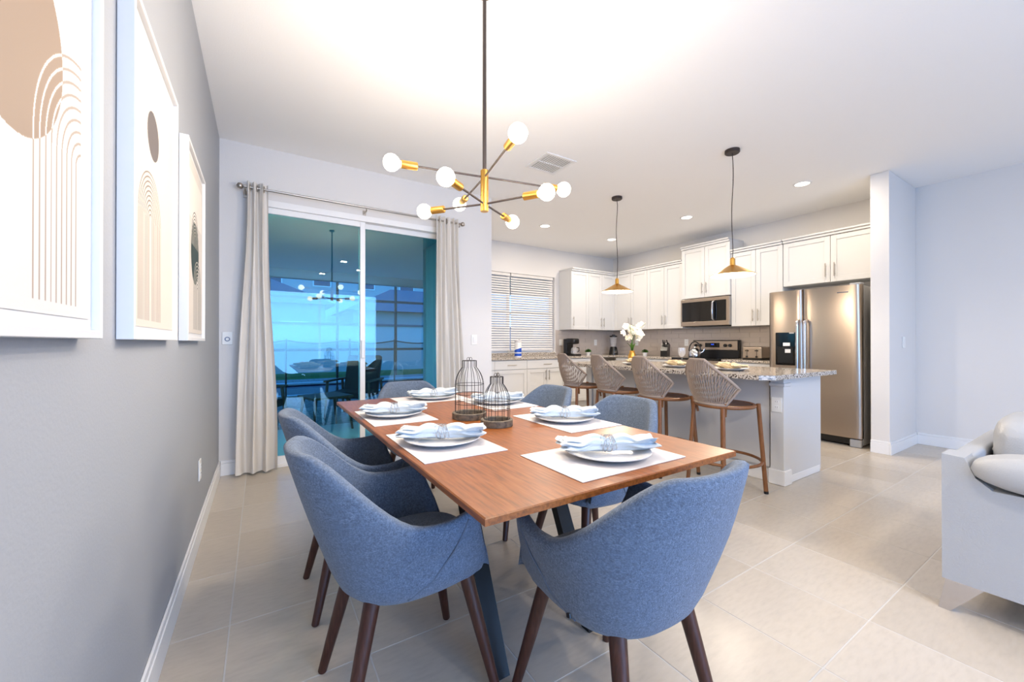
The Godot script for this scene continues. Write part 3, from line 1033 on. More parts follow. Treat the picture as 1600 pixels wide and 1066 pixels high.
# ---------------------------------------------------------------- chairs
func shell_point(s: float, y: float, g: float, inset: float) -> Vector3:
	var k := clampf((y - 0.48) / 0.36, 0.0, 1.0)
	var a := lerpf(0.258, 0.292, smoothstep(0.0, 0.45, k)) - 0.02 * smoothstep(0.55, 1.0, k)
	var b := lerpf(0.26, 0.365, k)
	var zf := lerpf(0.185, 0.13, smoothstep(0.42, 0.64, y)) * lerpf(0.72, 1.0, smoothstep(0.36, 0.43, y))
	a = a * g - inset
	b = b * g - inset
	var w := absf(s)
	if w <= 0.6:
		var al := s / 0.6 * PI / 2
		var sa := signf(sin(al)) * pow(absf(sin(al)), 0.82)
		var ca := pow(maxf(cos(al), 0.0), 0.82)
		return Vector3(a * sa, y, -b * ca)
	var q := (w - 0.6) / 0.4
	return Vector3(signf(s) * (a - 0.022 * q * q), y, zf * q)

func rim(s: float) -> float:
	var w := absf(s)
	return lerpf(0.838, 0.628, smoothstep(0.17, 0.60, w)) + 0.012 * smoothstep(0.7, 1.0, w)

func make_chair() -> Node3D:
	var t := thing("dining_chair", "", "chair", Vector3.ZERO)
	var b := MB.new()
	var cols := []
	var th := 0.042
	var ns := 56
	for i in ns + 1:
		var s := -1.0 + 2.0 * i / ns
		var H := rim(s)
		var row := PackedVector3Array()
		for q in [[0.372, 0.10], [0.366, 0.46], [0.370, 0.61], [0.384, 0.735], [0.412, 0.84], [0.455, 0.92]]:
			row.append(shell_point(s, q[0], q[1], 0))
		for q in [0.0, 0.2, 0.4, 0.6, 0.8, 0.93]:
			row.append(shell_point(s, lerpf(0.505, H - 0.012, q), 1.0 - 0.035 * pow(1.0 - q, 3.0), 0))
		row.append(shell_point(s, H - 0.008, 1.0, 0.002))
		row.append(shell_point(s, H - 0.001, 1.0, 0.012))
		row.append(shell_point(s, H, 1.0, th * 0.5))
		row.append(shell_point(s, H - 0.003, 1.0, th - 0.01))
		row.append(shell_point(s, H - 0.014, 1.0, th))
		for q in [0.75, 0.5, 0.25, 0.0]:
			row.append(shell_point(s, lerpf(0.43, H - 0.014, q), 1.0, th))
		cols.append(row)
	# rounded front ends
	for e in 2:
		var src: PackedVector3Array = cols[0] if e == 0 else cols[cols.size() - 1]
		var m1 := PackedVector3Array(); var m2 := PackedVector3Array()
		for j in src.size():
			var p := src[j]
			var shift: float = -th * 0.5 if j <= 12 else (th * 0.5 if j >= 16 else [0.012 - th * 0.5, 0.0, th * 0.5 - 0.01][j - 13])
			var mx: float = p.x if j < 3 else signf(p.x) * (absf(p.x) + shift)
			m1.append(Vector3(lerpf(p.x, mx, 0.35), p.y - (0.004 if j > 11 and j < 17 else 0.0), p.z + 0.012))
			m2.append(Vector3(mx, p.y - (0.010 if j > 11 and j < 17 else 0.0), p.z + 0.017))
		if e == 0:
			cols.push_front(m1); cols.push_front(m2)
		else:
			cols.push_back(m1); cols.push_back(m2)
	b.grid(cols)
	part(t, "shell", b, M.fabric, "upholstered bucket back with low arms")
	var c := MB.new()
	c.ell(Vector3(0, 0.432, 0.045), Vector3(0.213, 0.048, 0.195), 0.5, 0.62, 40, 14)
	part(t, "seat_cushion", c, M.fabric)
	for s in [-1, 1]:
		var path := []
		for i in 15:
			var u := i / 14.0
			var ss: float = s * lerpf(0.90, 0.52, u)
			var y := lerpf(rim(0.9) - 0.012, 0.40, u)
			var g := lerpf(0.80, 0.92, (y - 0.40) / 0.055) if y < 0.455 else lerpf(0.92, 1.0, clampf((y - 0.455) / 0.08, 0.0, 1.0))
			path.append(shell_point(ss, y, g, -0.0005))
		var pb := MB.new()
		pb.tube(path, 0.0032, 6)
		part(t, "piping", pb, M.piping)
		if s == 1:
			var tag := MB.new()
			var p0: Vector3 = path[13] + Vector3(0.004, -0.002, -0.004)
			tag.box(p0, Vector3(0.005, 0.013, 0.032), 0.001, Basis(Vector3.UP, -0.4) * Basis(Vector3.RIGHT, 0.5))
			part(t, "label_tag", tag, M.black, "small black fabric tag")
	for sx in [-1, 1]:
		for sz in [-1, 1]:
			var l := MB.new()
			var top := Vector3(sx * 0.135, 0.40, -0.14 if sz < 0 else 0.15)
			var foot := Vector3(sx * (0.19 if sz < 0 else 0.21), 0.0, -0.235 if sz < 0 else 0.235)
			l.tube([top, foot.lerp(top, 0.5), foot + (top - foot) * 0.01, foot], [0.024, 0.020, 0.0145, 0.012], 14)
			part(t, "leg", l, M.dark_wood, "tapered dark walnut leg")
	return t

func chairs() -> void:
	var g := "upholstered armchairs around the dining table"
	var c := make_chair()
	c.set_meta("group", g)
	c.position = P(0.415, 1.325)
	c.rotation.y = PI / 2
	c.set_meta("label", "blue grey armchair on the picture wall side, farther from patio door")
	dup(c, P(0.42, 1.965), 90, "blue grey armchair on the picture wall side, closer to patio door")
	dup(c, P(0.91, 0.86), 180, "blue grey armchair at the table end facing the patio door")
	dup(c, P(0.95, 2.72), 0, "grey armchair at the table end with its back to the patio door")
	dup(c, P(1.42, 1.50), -90, "grey armchair on the island side, farther from patio door")
	dup(c, P(1.42, 2.16), -90, "grey armchair on the island side, closer to patio door")

# ---------------------------------------------------------------- stools
func make_stool() -> Node3D:
	# local +z forward
	var t := thing("bar_stool", "", "stool", Vector3.ZERO)
	var sh := 0.655
	var seat := MB.new()
	seat.lathe([Vector2(0.0, sh - 0.012), Vector2(0.19, sh - 0.012), Vector2(0.19, sh + 0.004), Vector2(0.0, sh + 0.006)], 32)
	var sp := part(t, "seat", seat, M.seat_slat, "round dark slatted seat")
	for k in 7:
		var x := -0.156 + k * 0.052
		var half := sqrt(maxf(0.01, 0.192 * 0.192 - x * x)) - 0.004
		part(sp, "slat", bx(Vector3(x, sh + 0.007, 0), Vector3(0.046, 0.008, half * 2), 0.002), M.seat_slat)
	var rg := MB.new()
	rg.torus(Vector3(0, sh, 0), 0.203, 0.0145, Basis(), 40, 10)
	part(t, "seat_ring", rg, M.stool_wood)
	for sx in [-1, 1]:
		for sz in [-1, 1]:
			var l := MB.new()
			var top := Vector3(sx * (0.142 if sz < 0 else 0.168), sh + (0.02 if sz > 0 else -0.005), -0.165 if sz < 0 else 0.15)
			var foot := Vector3(sx * (0.18 if sz < 0 else 0.20), 0.0, -0.195 if sz < 0 else 0.19)
			l.tube([top, foot + (top - foot) * 0.03], 0.0155, 12)
			var lp := part(t, "leg", l, M.stool_wood)
			var ft := MB.new()
			ft.tube([foot + (top - foot) * 0.03, foot], 0.0165, 12)
			part(lp, "foot_cap", ft, M.black)
	var fr := MB.new()
	fr.torus(Vector3(0, 0.235, 0), 0.25, 0.0115, Basis(), 44, 8)
	part(t, "foot_ring", fr, M.stool_wood)
	# curved backrest frame bound in rope
	var edge := func(ph: float) -> float:
		var w := absf(ph)
		return lerpf(1.008, 0.80, clampf((w - 15.0) / 50.0, 0.0, 1.0))
	var pt := func(ph: float, y: float) -> Vector3:
		var k := (y - 0.66) / 0.35
		var r := 0.205 + 0.075 * k + 0.02 * sin(PI * clampf(k, 0, 1))
		var a := deg_to_rad(ph)
		return Vector3(sin(a) * r, y, -cos(a) * r)
	var top := []
	for i in 29:
		var ph := -66.0 + 132.0 * i / 28.0
		top.append(pt.call(ph, edge.call(ph)))
	var loop := top.duplicate()
	for i in 19:
		var ph := 46.0 - 92.0 * i / 18.0
		loop.append(pt.call(ph, 0.672))
	var fb := MB.new()
	fb.tube(loop, 0.0115, 8, true)
	part(t, "back_frame", fb, M.rope, "taupe rope bound backrest frame")
	for s in [-1, 1]:
		var posts := MB.new()
		posts.tube([pt.call(s * 46.0, 0.685), pt.call(s * 46.0, 0.66) , pt.call(s * 45.0, 0.585)], 0.0095, 8)
		part(t, "back_post", posts, M.stool_wood)
	var rope := MB.new()
	for fam in 2:
		for k in 30:
			var u := k / 29.0
			var ph0 := lerpf(-45.0, 45.0, u)
			var ph1 := clampf(ph0 * 1.38 + (18.0 if fam == 0 else -18.0) * cos(ph0 / 45.0 * PI / 2), -64.0, 64.0)
			var path := []
			for q in 6:
				var f := q / 5.0
				var ph := lerpf(ph0, ph1, f)
				var y1: float = edge.call(ph1)
				var p: Vector3 = pt.call(ph, lerpf(0.672, y1, f))
				path.append(p + Vector3(sin(deg_to_rad(ph)), 0, -cos(deg_to_rad(ph))) * (0.004 if fam == 0 else -0.004) * sin(f * PI))
			rope.tube(path, 0.0036, 5)
	part(t, "rope_weave", rope, M.rope, "woven taupe rope backrest")
	var band := MB.new()
	for k in 15:
		var ph := -22.0 + 44.0 * k / 14.0
		var path := []
		for q in 4:
			path.append(pt.call(ph, lerpf(edge.call(ph) - 0.13 + absf(ph) * 0.003, edge.call(ph) + 0.004, q / 3.0)) + Vector3(0, 0, -0.008))
		band.tube(path, 0.0062, 5)
	part(t, "rope_band", band, M.rope)
	return t

func stools() -> void:
	var g := "rope back counter stools along the island"
	var s := make_stool()
	s.position = P(3.08, 1.745)
	s.rotation.y = deg_to_rad(75)
	s.set_meta("group", g)
	s.set_meta("label", "rope back bar stool at the island end by the fridge")
	s.rotation.y = deg_to_rad(76)
	dup(s, P(3.06, 2.278), 76, "rope back bar stool second from the fridge end of the island")
	dup(s, P(3.06, 2.808), 77, "rope back bar stool third from the fridge end of the island")
	dup(s, P(3.06, 3.338), 78, "rope back bar stool at the island end by the kitchen window")

# ---------------------------------------------------------------- lamps
func lamps() -> void:
	var hub := P(0.93, 1.725)
	var t := thing("chandelier", "brass and black sputnik chandelier with eight globe bulbs", "chandelier", hub)
	var b := MB.new()
	b.lathe([Vector2(0, 1.785), Vector2(0.019, 1.785), Vector2(0.02, 1.787), Vector2(0.02, 1.985), Vector2(0.018, 1.988), Vector2(0.0, 1.988)], 20)
	part(t, "hub", b, M.brass, "brass cylinder hub")
	b = MB.new()
	b.tube([Vector3(0, 1.985, 0), Vector3(0, CEIL - 0.02, 0)], 0.0095, 10)
	part(t, "stem", b, M.bronze)
	b = MB.new()
	b.lathe([Vector2(0, CEIL - 0.028), Vector2(0.036, CEIL - 0.028), Vector2(0.04, CEIL - 0.022), Vector2(0.04, CEIL), Vector2(0, CEIL)], 24)
	part(t, "canopy", b, M.bronze)
	var arms := [[-0.43, 0.085, 1.955], [0.43, -0.085, 1.955], [-0.085, -0.43, 1.955], [0.06, 0.42, 1.955], [-0.285, -0.195, 1.822], [0.27, 0.17, 1.822], [-0.21, 0.265, 1.822], [0.165, -0.285, 1.822]]
	for a in arms:
		var dir := Vector3(a[0], 0, -a[1])
		var L := dir.length()
		dir = dir.normalized()
		var y := Vector3(0, a[2], 0)
		b = MB.new()
		b.tube([y, y + dir * (L - 0.09)], 0.005, 8)
		part(t, "arm", b, M.bronze)
		b = MB.new()
		b.tube([y + dir * (L - 0.115), y + dir * (L - 0.112), y + dir * (L - 0.042), y + dir * (L - 0.04)], [0.014, 0.0185, 0.0185, 0.016], 16)
		part(t, "socket", b, M.brass, "brass bulb socket")
		b = MB.new()
		var rows := []
		var ax := Basis(Quaternion(Vector3.UP, dir))
		for q in [[0.0, -0.045], [0.013, -0.045], [0.014, -0.035], [0.026, -0.026], [0.036, -0.012], [0.039, 0.002], [0.036, 0.018], [0.026, 0.031], [0.012, 0.038], [0.0, 0.039]]:
			var row := PackedVector3Array()
			for s in 18:
				row.append(y + dir * L + ax * Vector3(cos(TAU * s / 18) * q[0], q[1], sin(TAU * s / 18) * q[0]))
			rows.append(row)
		b.grid(rows, true)
		part(t, "bulb", b, M.bulb, "glowing white globe bulb")
		omni(t, y + dir * L, WARM, BULB_E, 0.035)
	# pendants over the island
	for k in 2:
		var at := P(3.615, [1.973, 3.356][k])
		var p := thing("pendant_lamp", ["brass cone pendant lamp above the fridge end of the island", "brass cone pendant lamp above the window end of the island"][k], "lamp", at, 0, "pendant lamps above the island")
		b = MB.new()
		b.lathe([Vector2(0, CEIL - 0.03), Vector2(0.056, CEIL - 0.03), Vector2(0.062, CEIL - 0.024), Vector2(0.062, CEIL), Vector2(0, CEIL)], 24)
		part(p, "canopy", b, M.bronze)
		b = MB.new()
		var path := []
		for q in 15:
			var f := q / 14.0
			path.append(Vector3(0.006 * sin(f * 9.0 + k), lerpf(CEIL - 0.03, 1.905, f), 0.005 * sin(f * 7.0 + 2 * k)) if q > 0 and q < 14 else Vector3(0, lerpf(CEIL - 0.03, 1.905, f), 0))
		b.tube(path, 0.004, 6)
		part(p, "cord", b, M.bronze)
		b = MB.new()
		b.lathe([Vector2(0, 1.91), Vector2(0.012, 1.908), Vector2(0.021, 1.895), Vector2(0.022, 1.845), Vector2(0.026, 1.835), Vector2(0, 1.835)], 18)
		part(p, "socket", b, M.brass)
		b = MB.new()
		b.lathe([Vector2(0.024, 1.838), Vector2(0.026, 1.840), Vector2(0.185, 1.752), Vector2(0.187, 1.747), Vector2(0.184, 1.747), Vector2(0.024, 1.834), Vector2(0.024, 1.838)], 40)
		var sd := part(p, "shade", b, M.brass, "shallow conical metal shade")
		b = MB.new()
		b.lathe([Vector2(0.026, 1.8325), Vector2(0.182, 1.7465), Vector2(0.1815, 1.7455), Vector2(0.026, 1.8315), Vector2(0.026, 1.8325)], 40)
		part(sd, "lining", b, M.shade_inside, "white enamel inside of the shade")
		b = MB.new()
		b.ell(Vector3(0, 1.765, 0), Vector3(0.036, 0.045, 0.036), 1, 1, 18, 12)
		part(p, "bulb", b, M.bulb)
		omni(p, Vector3(0, 1.765, 0), WARM, PEND_E, 0.03)
	# recessed downlights; those in the living area are unseen, added for fill
	var cans := [[5.03, 1.98, "above the fridge"], [5.02, 3.376, "above the aisle before the range"], [5.02, 4.78, "nearest the corner cabinets"], [3.595, 4.76, "before the kitchen window"], [1.3, -2.6, "added as unseen fill beside the front window"], [2.0, -1.6, "added as unseen fill behind the sofa"], [1.5, -0.7, "added as unseen fill between sofa and grey wall"], [5.1, -1.9, "added as unseen fill before the sofa", 1.5]]
	for c in cans:
		var p := thing("downlight", "round white recessed ceiling light " + c[2], "lamp", P(c[0], c[1], CEIL), 0, "recessed ceiling lights")
		b = MB.new()
		b.lathe([Vector2(0.066, -0.001), Vector2(0.068, -0.006), Vector2(0.088, -0.004), Vector2(0.09, 0.0), Vector2(0.066, 0.0)], 32)
		part(p, "trim_ring", b, M.trim)
		b = MB.new()
		b.lathe([Vector2(0, -0.003), Vector2(0.066, -0.003), Vector2(0.066, 0.0), Vector2(0, 0.0)], 32)
		part(p, "lens", b, M.can, "glowing lens")
		area(p, p.position + Vector3(0, -0.012, 0), Vector3.DOWN, Vector2(0.11, 0.11), Color(1.0, 0.94, 0.86), (c[3] if c.size() > 3 else LIVING_FILL_E) if c[1] < 0.0 else CAN_E)
	# air vent in the ceiling
	var vt := thing("ceiling_vent", "white square louvred air vent in the ceiling", "vent", P(2.386, 3.07, CEIL), 0)
	b = MB.new()
	for s in [-1, 1]:
		b.box(Vector3(s * 0.165, -0.005, 0), Vector3(0.03, 0.01, 0.36), 0.003)
		b.box(Vector3(0, -0.005, s * 0.165), Vector3(0.30, 0.01, 0.03), 0.003)
	b.box(Vector3(0, -0.005, 0), Vector3(0.30, 0.01, 0.012), 0.002)
	part(vt, "frame", b, M.trim)
	for k in 12:
		var sl := MB.new()
		sl.box(Vector3(-0.1375 + k * 0.025, -0.006, 0), Vector3(0.021, 0.002, 0.30), 0.0, Basis(Vector3.BACK, 0.28))
		part(vt, "louvre", sl, M.trim)
	part(vt, "duct", bx(Vector3(0, -0.001, 0), Vector3(0.30, 0.001, 0.30)), mat(Color(0.78, 0.78, 0.78), 0.9))

# ---------------------------------------------------------------- pictures
func art_texture(kind: int) -> ImageTexture:
	var w := 360
	var h := 540
	var im := Image.create(w, h, false, Image.FORMAT_RGB8)
	var paper: Color = [Color(0.845, 0.84, 0.835), Color(0.835, 0.80, 0.765), Color(0.835, 0.805, 0.775)][kind]
	var line: Color = [Color(0.66, 0.60, 0.55), Color(0.50, 0.44, 0.40), Color(0.24, 0.27, 0.27)][kind]
	for py in h:
		for px in w:
			# metres on the print: x along the wall (0 at the camera-side edge), y up from its lower edge
			var x := px / 360.0 * 0.55
			var y := (1.0 - py / 540.0) * 0.83
			var c := paper
			if kind == 0:
				if Vector2(x - 0.2675, y - 0.40).length() < 0.158: c = Color(0.60, 0.515, 0.44)
				for k in 9:
					var r := 0.187 - k * 0.0196
					if x < 0.505: c = _arch(c, Vector2(x, y), Vector2(0.5125, 0.27), r, r, 0.02, 0.0022, line if c == paper else Color(0.90, 0.88, 0.86))
			elif kind == 1:
				if (Vector2(x - 0.234, y - 0.586) / Vector2(0.076, 0.072)).length() < 1.0: c = Color(0.40, 0.375, 0.37)
				for k in 10:
					var r := 0.140 - k * 0.0135
					c = _arch(c, Vector2(x, y), Vector2(0.20, 0.32), r, r, 0.02, 0.0020, line)
			else:
				if absf(y - 0.66) < 0.11 and x > 0.03 and x < 0.52: c = Color(0.90, 0.865, 0.83)
				var inc := (Vector2(x - 0.27, y - 0.40) / Vector2(0.135, 0.155)).length() < 1.0
				if inc: c = Color(0.20, 0.26, 0.25)
				for k in 8:
					var r := 0.115 - k * 0.0145
					c = _arch(c, Vector2(x, y), Vector2(0.27, 0.475), r, r * 1.1, 0.43, 0.0022, Color(0.80, 0.77, 0.72) if inc else line)
					c = _arch(c, Vector2(x, y), Vector2(0.36, 0.22), r * 1.2, r * 1.3, 0.02, 0.0022, Color(0.80, 0.77, 0.72) if inc else line)
			im.set_pixel(px, py, c)
	return ImageTexture.create_from_image(im)

func _arch(c: Color, p: Vector2, o: Vector2, rx: float, ry: float, foot: float, wid: float, col: Color) -> Color:
	if rx < 0.004: return c
	if p.y >= o.y:
		var q := (p - o) / Vector2(rx, ry)
		if absf(q.length() - 1.0) * minf(rx, ry) < wid: return col
	elif p.y > foot and absf(absf(p.x - o.x) - rx) < wid: return col
	return c

func pictures() -> void:
	var spans := [[0.50, 1.115], [1.347, 1.965], [2.222, 2.838]]
	var what := ["white framed abstract print with a taupe oval and arches", "white framed abstract print with a grey oval above nested arches", "white framed abstract print with a dark green striped circle"]
	for k in 3:
		var d0: float = spans[k][0]
		var d1: float = spans[k][1]
		var y0 := 1.147
		var y1 := 2.05
		# local: origin at the lower middle on the wall, x towards the patio door side reversed
		var t := thing("framed_picture", what[k], "picture", P(WL, (d0 + d1) / 2, y0), 90, "framed prints on the grey wall")
		var w := d1 - d0
		var h := y1 - y0
		var fr := MB.new()
		for s in [-1, 1]:
			fr.box(Vector3(s * (w / 2 - 0.008), h / 2, 0.018), Vector3(0.016, h, 0.034), 0.0015)
			fr.box(Vector3(0, h / 2 + s * (h / 2 - 0.008), 0.018), Vector3(w - 0.032, 0.016, 0.034), 0.0015)
		part(t, "frame", fr, M.frame_white)
		part(t, "mount", bx(Vector3(0, h / 2, 0.012), Vector3(w - 0.034, h - 0.034, 0.020)), M.frame_white)
		var a := mat(Color.WHITE, 0.6)
		a.albedo_texture = art_texture(k)
		# printed sheet facing the room; its u runs from the camera side to the door side (local -x side is the door side)
		var pr := MB.new()
		var hw := 0.275
		var yb := 0.037
		var yt := 0.867
		var base := pr.v.size()
		for q in [[-hw, yt, 0, 0], [hw, yt, 1, 0], [hw, yb, 1, 1], [-hw, yb, 0, 1]]:
			pr.v.append(Vector3(q[0], q[1], 0.0235)); pr.n.append(Vector3(0, 0, 1)); pr.uv.append(Vector2(q[2], q[3]))
		pr.ix.append_array([0, 1, 2, 0, 2, 3])
		part(t, "print", pr, a)

# ---------------------------------------------------------------- curtains
func curtain(label: String, xt0: float, xt1: float, xb0: float, xb1: float, folds: int, ph: float) -> void:
	var t := thing("curtain", label, "curtain", Vector3.ZERO, 0, "beige curtains at the patio door")
	var rows := []
	var ny := 26
	var nx := folds * 12
	for i in ny + 1:
		var f := i / float(ny)
		var y := lerpf(2.52, 0.02, f)
		var k := smoothstep(0.0, 1.0, f)
		var row := PackedVector3Array()
		for side in 2:
			for j in nx + 1:
				var u := j / float(nx) if side == 0 else 1.0 - j / float(nx)
				var x := lerpf(lerpf(xt0, xb0, k), lerpf(xt1, xb1, k), u)
				var amp := lerpf(0.032, 0.042, k)
				var w := sin(u * folds * TAU + ph + 0.5 * sin(f * 3.0 + u * 4.0)) + 0.25 * sin(u * folds * 2.3 * TAU + f * 2.0)
				row.append(P(x + 0.004 * sin(f * 9.0 + u * 20.0), WB - 0.10 - amp * w * 0.9 - 0.012 * k + (0.0025 if side == 0 else -0.0025), y))
		rows.append(row)
	var b := MB.new()
	b.grid(rows, true)
	part(t, "cloth", b, M.curtain)
	for q in 3:
		var gx := lerpf(xt0, xt1, (q + 0.5) / 3.0)
		var g := MB.new()
		g.torus(P(gx, WB - 0.10, 2.475), 0.024, 0.0045, Basis(Vector3.FORWARD, PI / 2), 18, 6)
		part(t, "grommet", g, M.nickel, "metal curtain grommet")

func curtains() -> void:
	curtain("beige curtain hanging beside the grey picture wall", -0.105, 0.045, -0.185, 0.125, 3, 0.4)
	curtain("beige curtain hanging on the kitchen side of the patio door", 1.60, 1.86, 1.59, 1.96, 5, 1.2)
	var t := thing("curtain_rod", "brushed nickel curtain rod above the patio door", "curtain rod", Vector3.ZERO)
	var b := MB.new()
	b.tube([P(-0.13, WB - 0.10, 2.475), P(1.90, WB - 0.10, 2.475)], 0.0095, 10)
	part(t, "rod", b, M.nickel)
	for x in [-0.155, 1.925]:
		b = MB.new()
		b.ell(P(x, WB - 0.10, 2.475), Vector3.ONE * 0.026, 1, 1, 16, 10)
		part(t, "finial", b, M.nickel)
	for x in [-0.118, 0.88, 1.885]:
		b = MB.new()
		b.tube([P(x, WB - 0.10, 2.462), P(x, WB - 0.10, 2.44), P(x, WB - 0.004, 2.44)], 0.006, 8)
		b.box(P(x, WB - 0.004, 2.44), Vector3(0.03, 0.06, 0.006), 0.001)
		part(t, "bracket", b, M.nickel)
	# blinds in the kitchen window
	var slat := {}
	for k in 2:
		var x0: float = [2.765, 3.715][k]
		var x1: float = [3.705, 4.655][k]
		var bl := thing("window_blind", ["white slatted blind in the window half by the corner", "white slatted blind in the window half beside the wall cabinet"][k], "blind", P((x0 + x1) / 2, WK + 0.035, 0.985), 0, "blinds in the kitchen window")
		var w := x1 - x0 - 0.01
		part(bl, "head_rail", bx(Vector3(0, 1.345, 0), Vector3(w, 0.05, 0.055), 0.003), M.blind)
		var sm := MB.new()
		var rows := []
		for s in 2:
			var row := PackedVector3Array()
			for q in 5:
				var z := -0.025 + 0.0125 * q
				row.append(Vector3((-w if s == 0 else w) / 2, 0.004 * (1 - pow((q - 2) / 2.0, 2)) + 0.0013, z))
			for q in 5:
				var z := 0.025 - 0.0125 * q
				row.append(Vector3((-w if s == 0 else w) / 2, 0.004 * (1 - pow((q - 2) / 2.0, 2)) - 0.0013, z))
			rows.append(row)
		sm.grid(rows, true)
		var sh := sm.mesh()
		for q in 31:
			var o := MeshInstance3D.new()
			o.name = "slat"
			o.mesh = sh
			o.material_override = M.blind
			bl.add_child(o, true)
			o.position = Vector3(0, 0.045 + q * 0.0415, 0)
			o.rotation.x = deg_to_rad(53)
		part(bl, "bottom_rail", bx(Vector3(0, 0.012, 0), Vector3(w, 0.018, 0.05), 0.003), M.blind)
		for s in [-0.33, 0.33]:
			var c := MB.new()
			c.tube([Vector3(s, 0.01, 0.03), Vector3(s, 1.33, 0.03)], 0.0012, 5)
			part(bl, "ladder_cord", c, M.blind)

# ---------------------------------------------------------------- sofa
func sofa() -> void:
	var t := thing("sofa", "pale grey leather sofa with chrome feet, its back to the dining table", "sofa", Vector3.ZERO)
	var D1 := 0.455
	var D0 := -1.55
	var b := MB.new()
	# back panel with a dip along the top where the head cushion hangs over
	var poly := PackedVector2Array([Vector2(-D1, 0.135), Vector2(-D1, 0.665), Vector2(-(D1 - 0.065), 0.66), Vector2(-(D1 - 0.095), 0.585), Vector2(-(D1 - 0.14), 0.545), Vector2(-D0 - 0.14, 0.545), Vector2(-D0 - 0.095, 0.585), Vector2(-D0 - 0.065, 0.66), Vector2(-D0, 0.665), Vector2(-D0, 0.135)])
	b.prism(poly, 2.465, 2.60, Basis(Vector3(0, 0, 1), Vector3(0, 1, 0), Vector3(1, 0, 0)))
	part(t, "back", b, M.leather)
	for k in 2:
		var dd: float = [D1 - 0.0375, D0 + 0.0375][k]
		b = MB.new()
		b.box(P(2.96, dd, 0.395), Vector3(0.98, 0.52, 0.075), 0.014)
		part(t, "arm", b, M.leather)
	part(t, "seat_base", sbox(2.60, 3.42, 0.135, 0.33, D0 + 0.08, D1 - 0.08, 0.015), M.leather)
	for k in 2:
		var dc: float = lerpf(D1 - 0.075, D0 + 0.075, 0.25 + 0.5 * k)
		b = MB.new()
		b.ell(P(3.10, dc, 0.40), Vector3(0.36, 0.085, 0.455), 0.45, 0.35, 36, 12)
		part(t, "seat_cushion", b, M.leather)
		b = MB.new()
		b.ell(P(2.53, dc, 0.622), Vector3(0.115, 0.088, 0.462), 0.8, 0.4, 48, 14)
		part(t, "back_cushion", b, M.leather, "puffy head cushion over the sofa back")
	for k in 2:
		for x in [2.53, 3.38]:
			var dd: float = [D1 - 0.06, D0 + 0.06][k]
			b = MB.new()
			var s: float = 1.0 if k == 0 else -1.0
			var fx: float = -0.04 if x < 3 else 0.0
			var foot := P(x + fx, dd + s * 0.055, 0.0)
			var rows := [PackedVector3Array([foot + Vector3(-0.018, 0, -0.018), foot + Vector3(0.018, 0, -0.018), foot + Vector3(0.018, 0, 0.018), foot + Vector3(-0.018, 0, 0.018)]), PackedVector3Array([P(x - 0.055, dd + s * 0.05, 0.136), P(x + 0.0, dd + s * 0.05, 0.136), P(x + 0.0, dd - s * 0.06, 0.136), P(x - 0.055, dd - s * 0.06, 0.136)])]
			part(t, "foot", flat(rows), M.chrome, "angled chrome foot")
	var c := thing("sofa_cushion", "tall pale grey leather cushion standing against the sofa arm", "cushion", P(3.09, 0.275, 0.485))
	b = MB.new()
	b.ell(Vector3(0, 0.155, 0), Vector3(0.29, 0.155, 0.10), 0.5, 0.55, 40, 14)
	part(c, "cover", b, M.leather)
	b = MB.new()
	b.ell(Vector3(0, 0.155, 0.0), Vector3(0.293, 0.004, 0.103), 1.0, 0.55, 40, 4)
	part(c, "seam", b, M.leather)

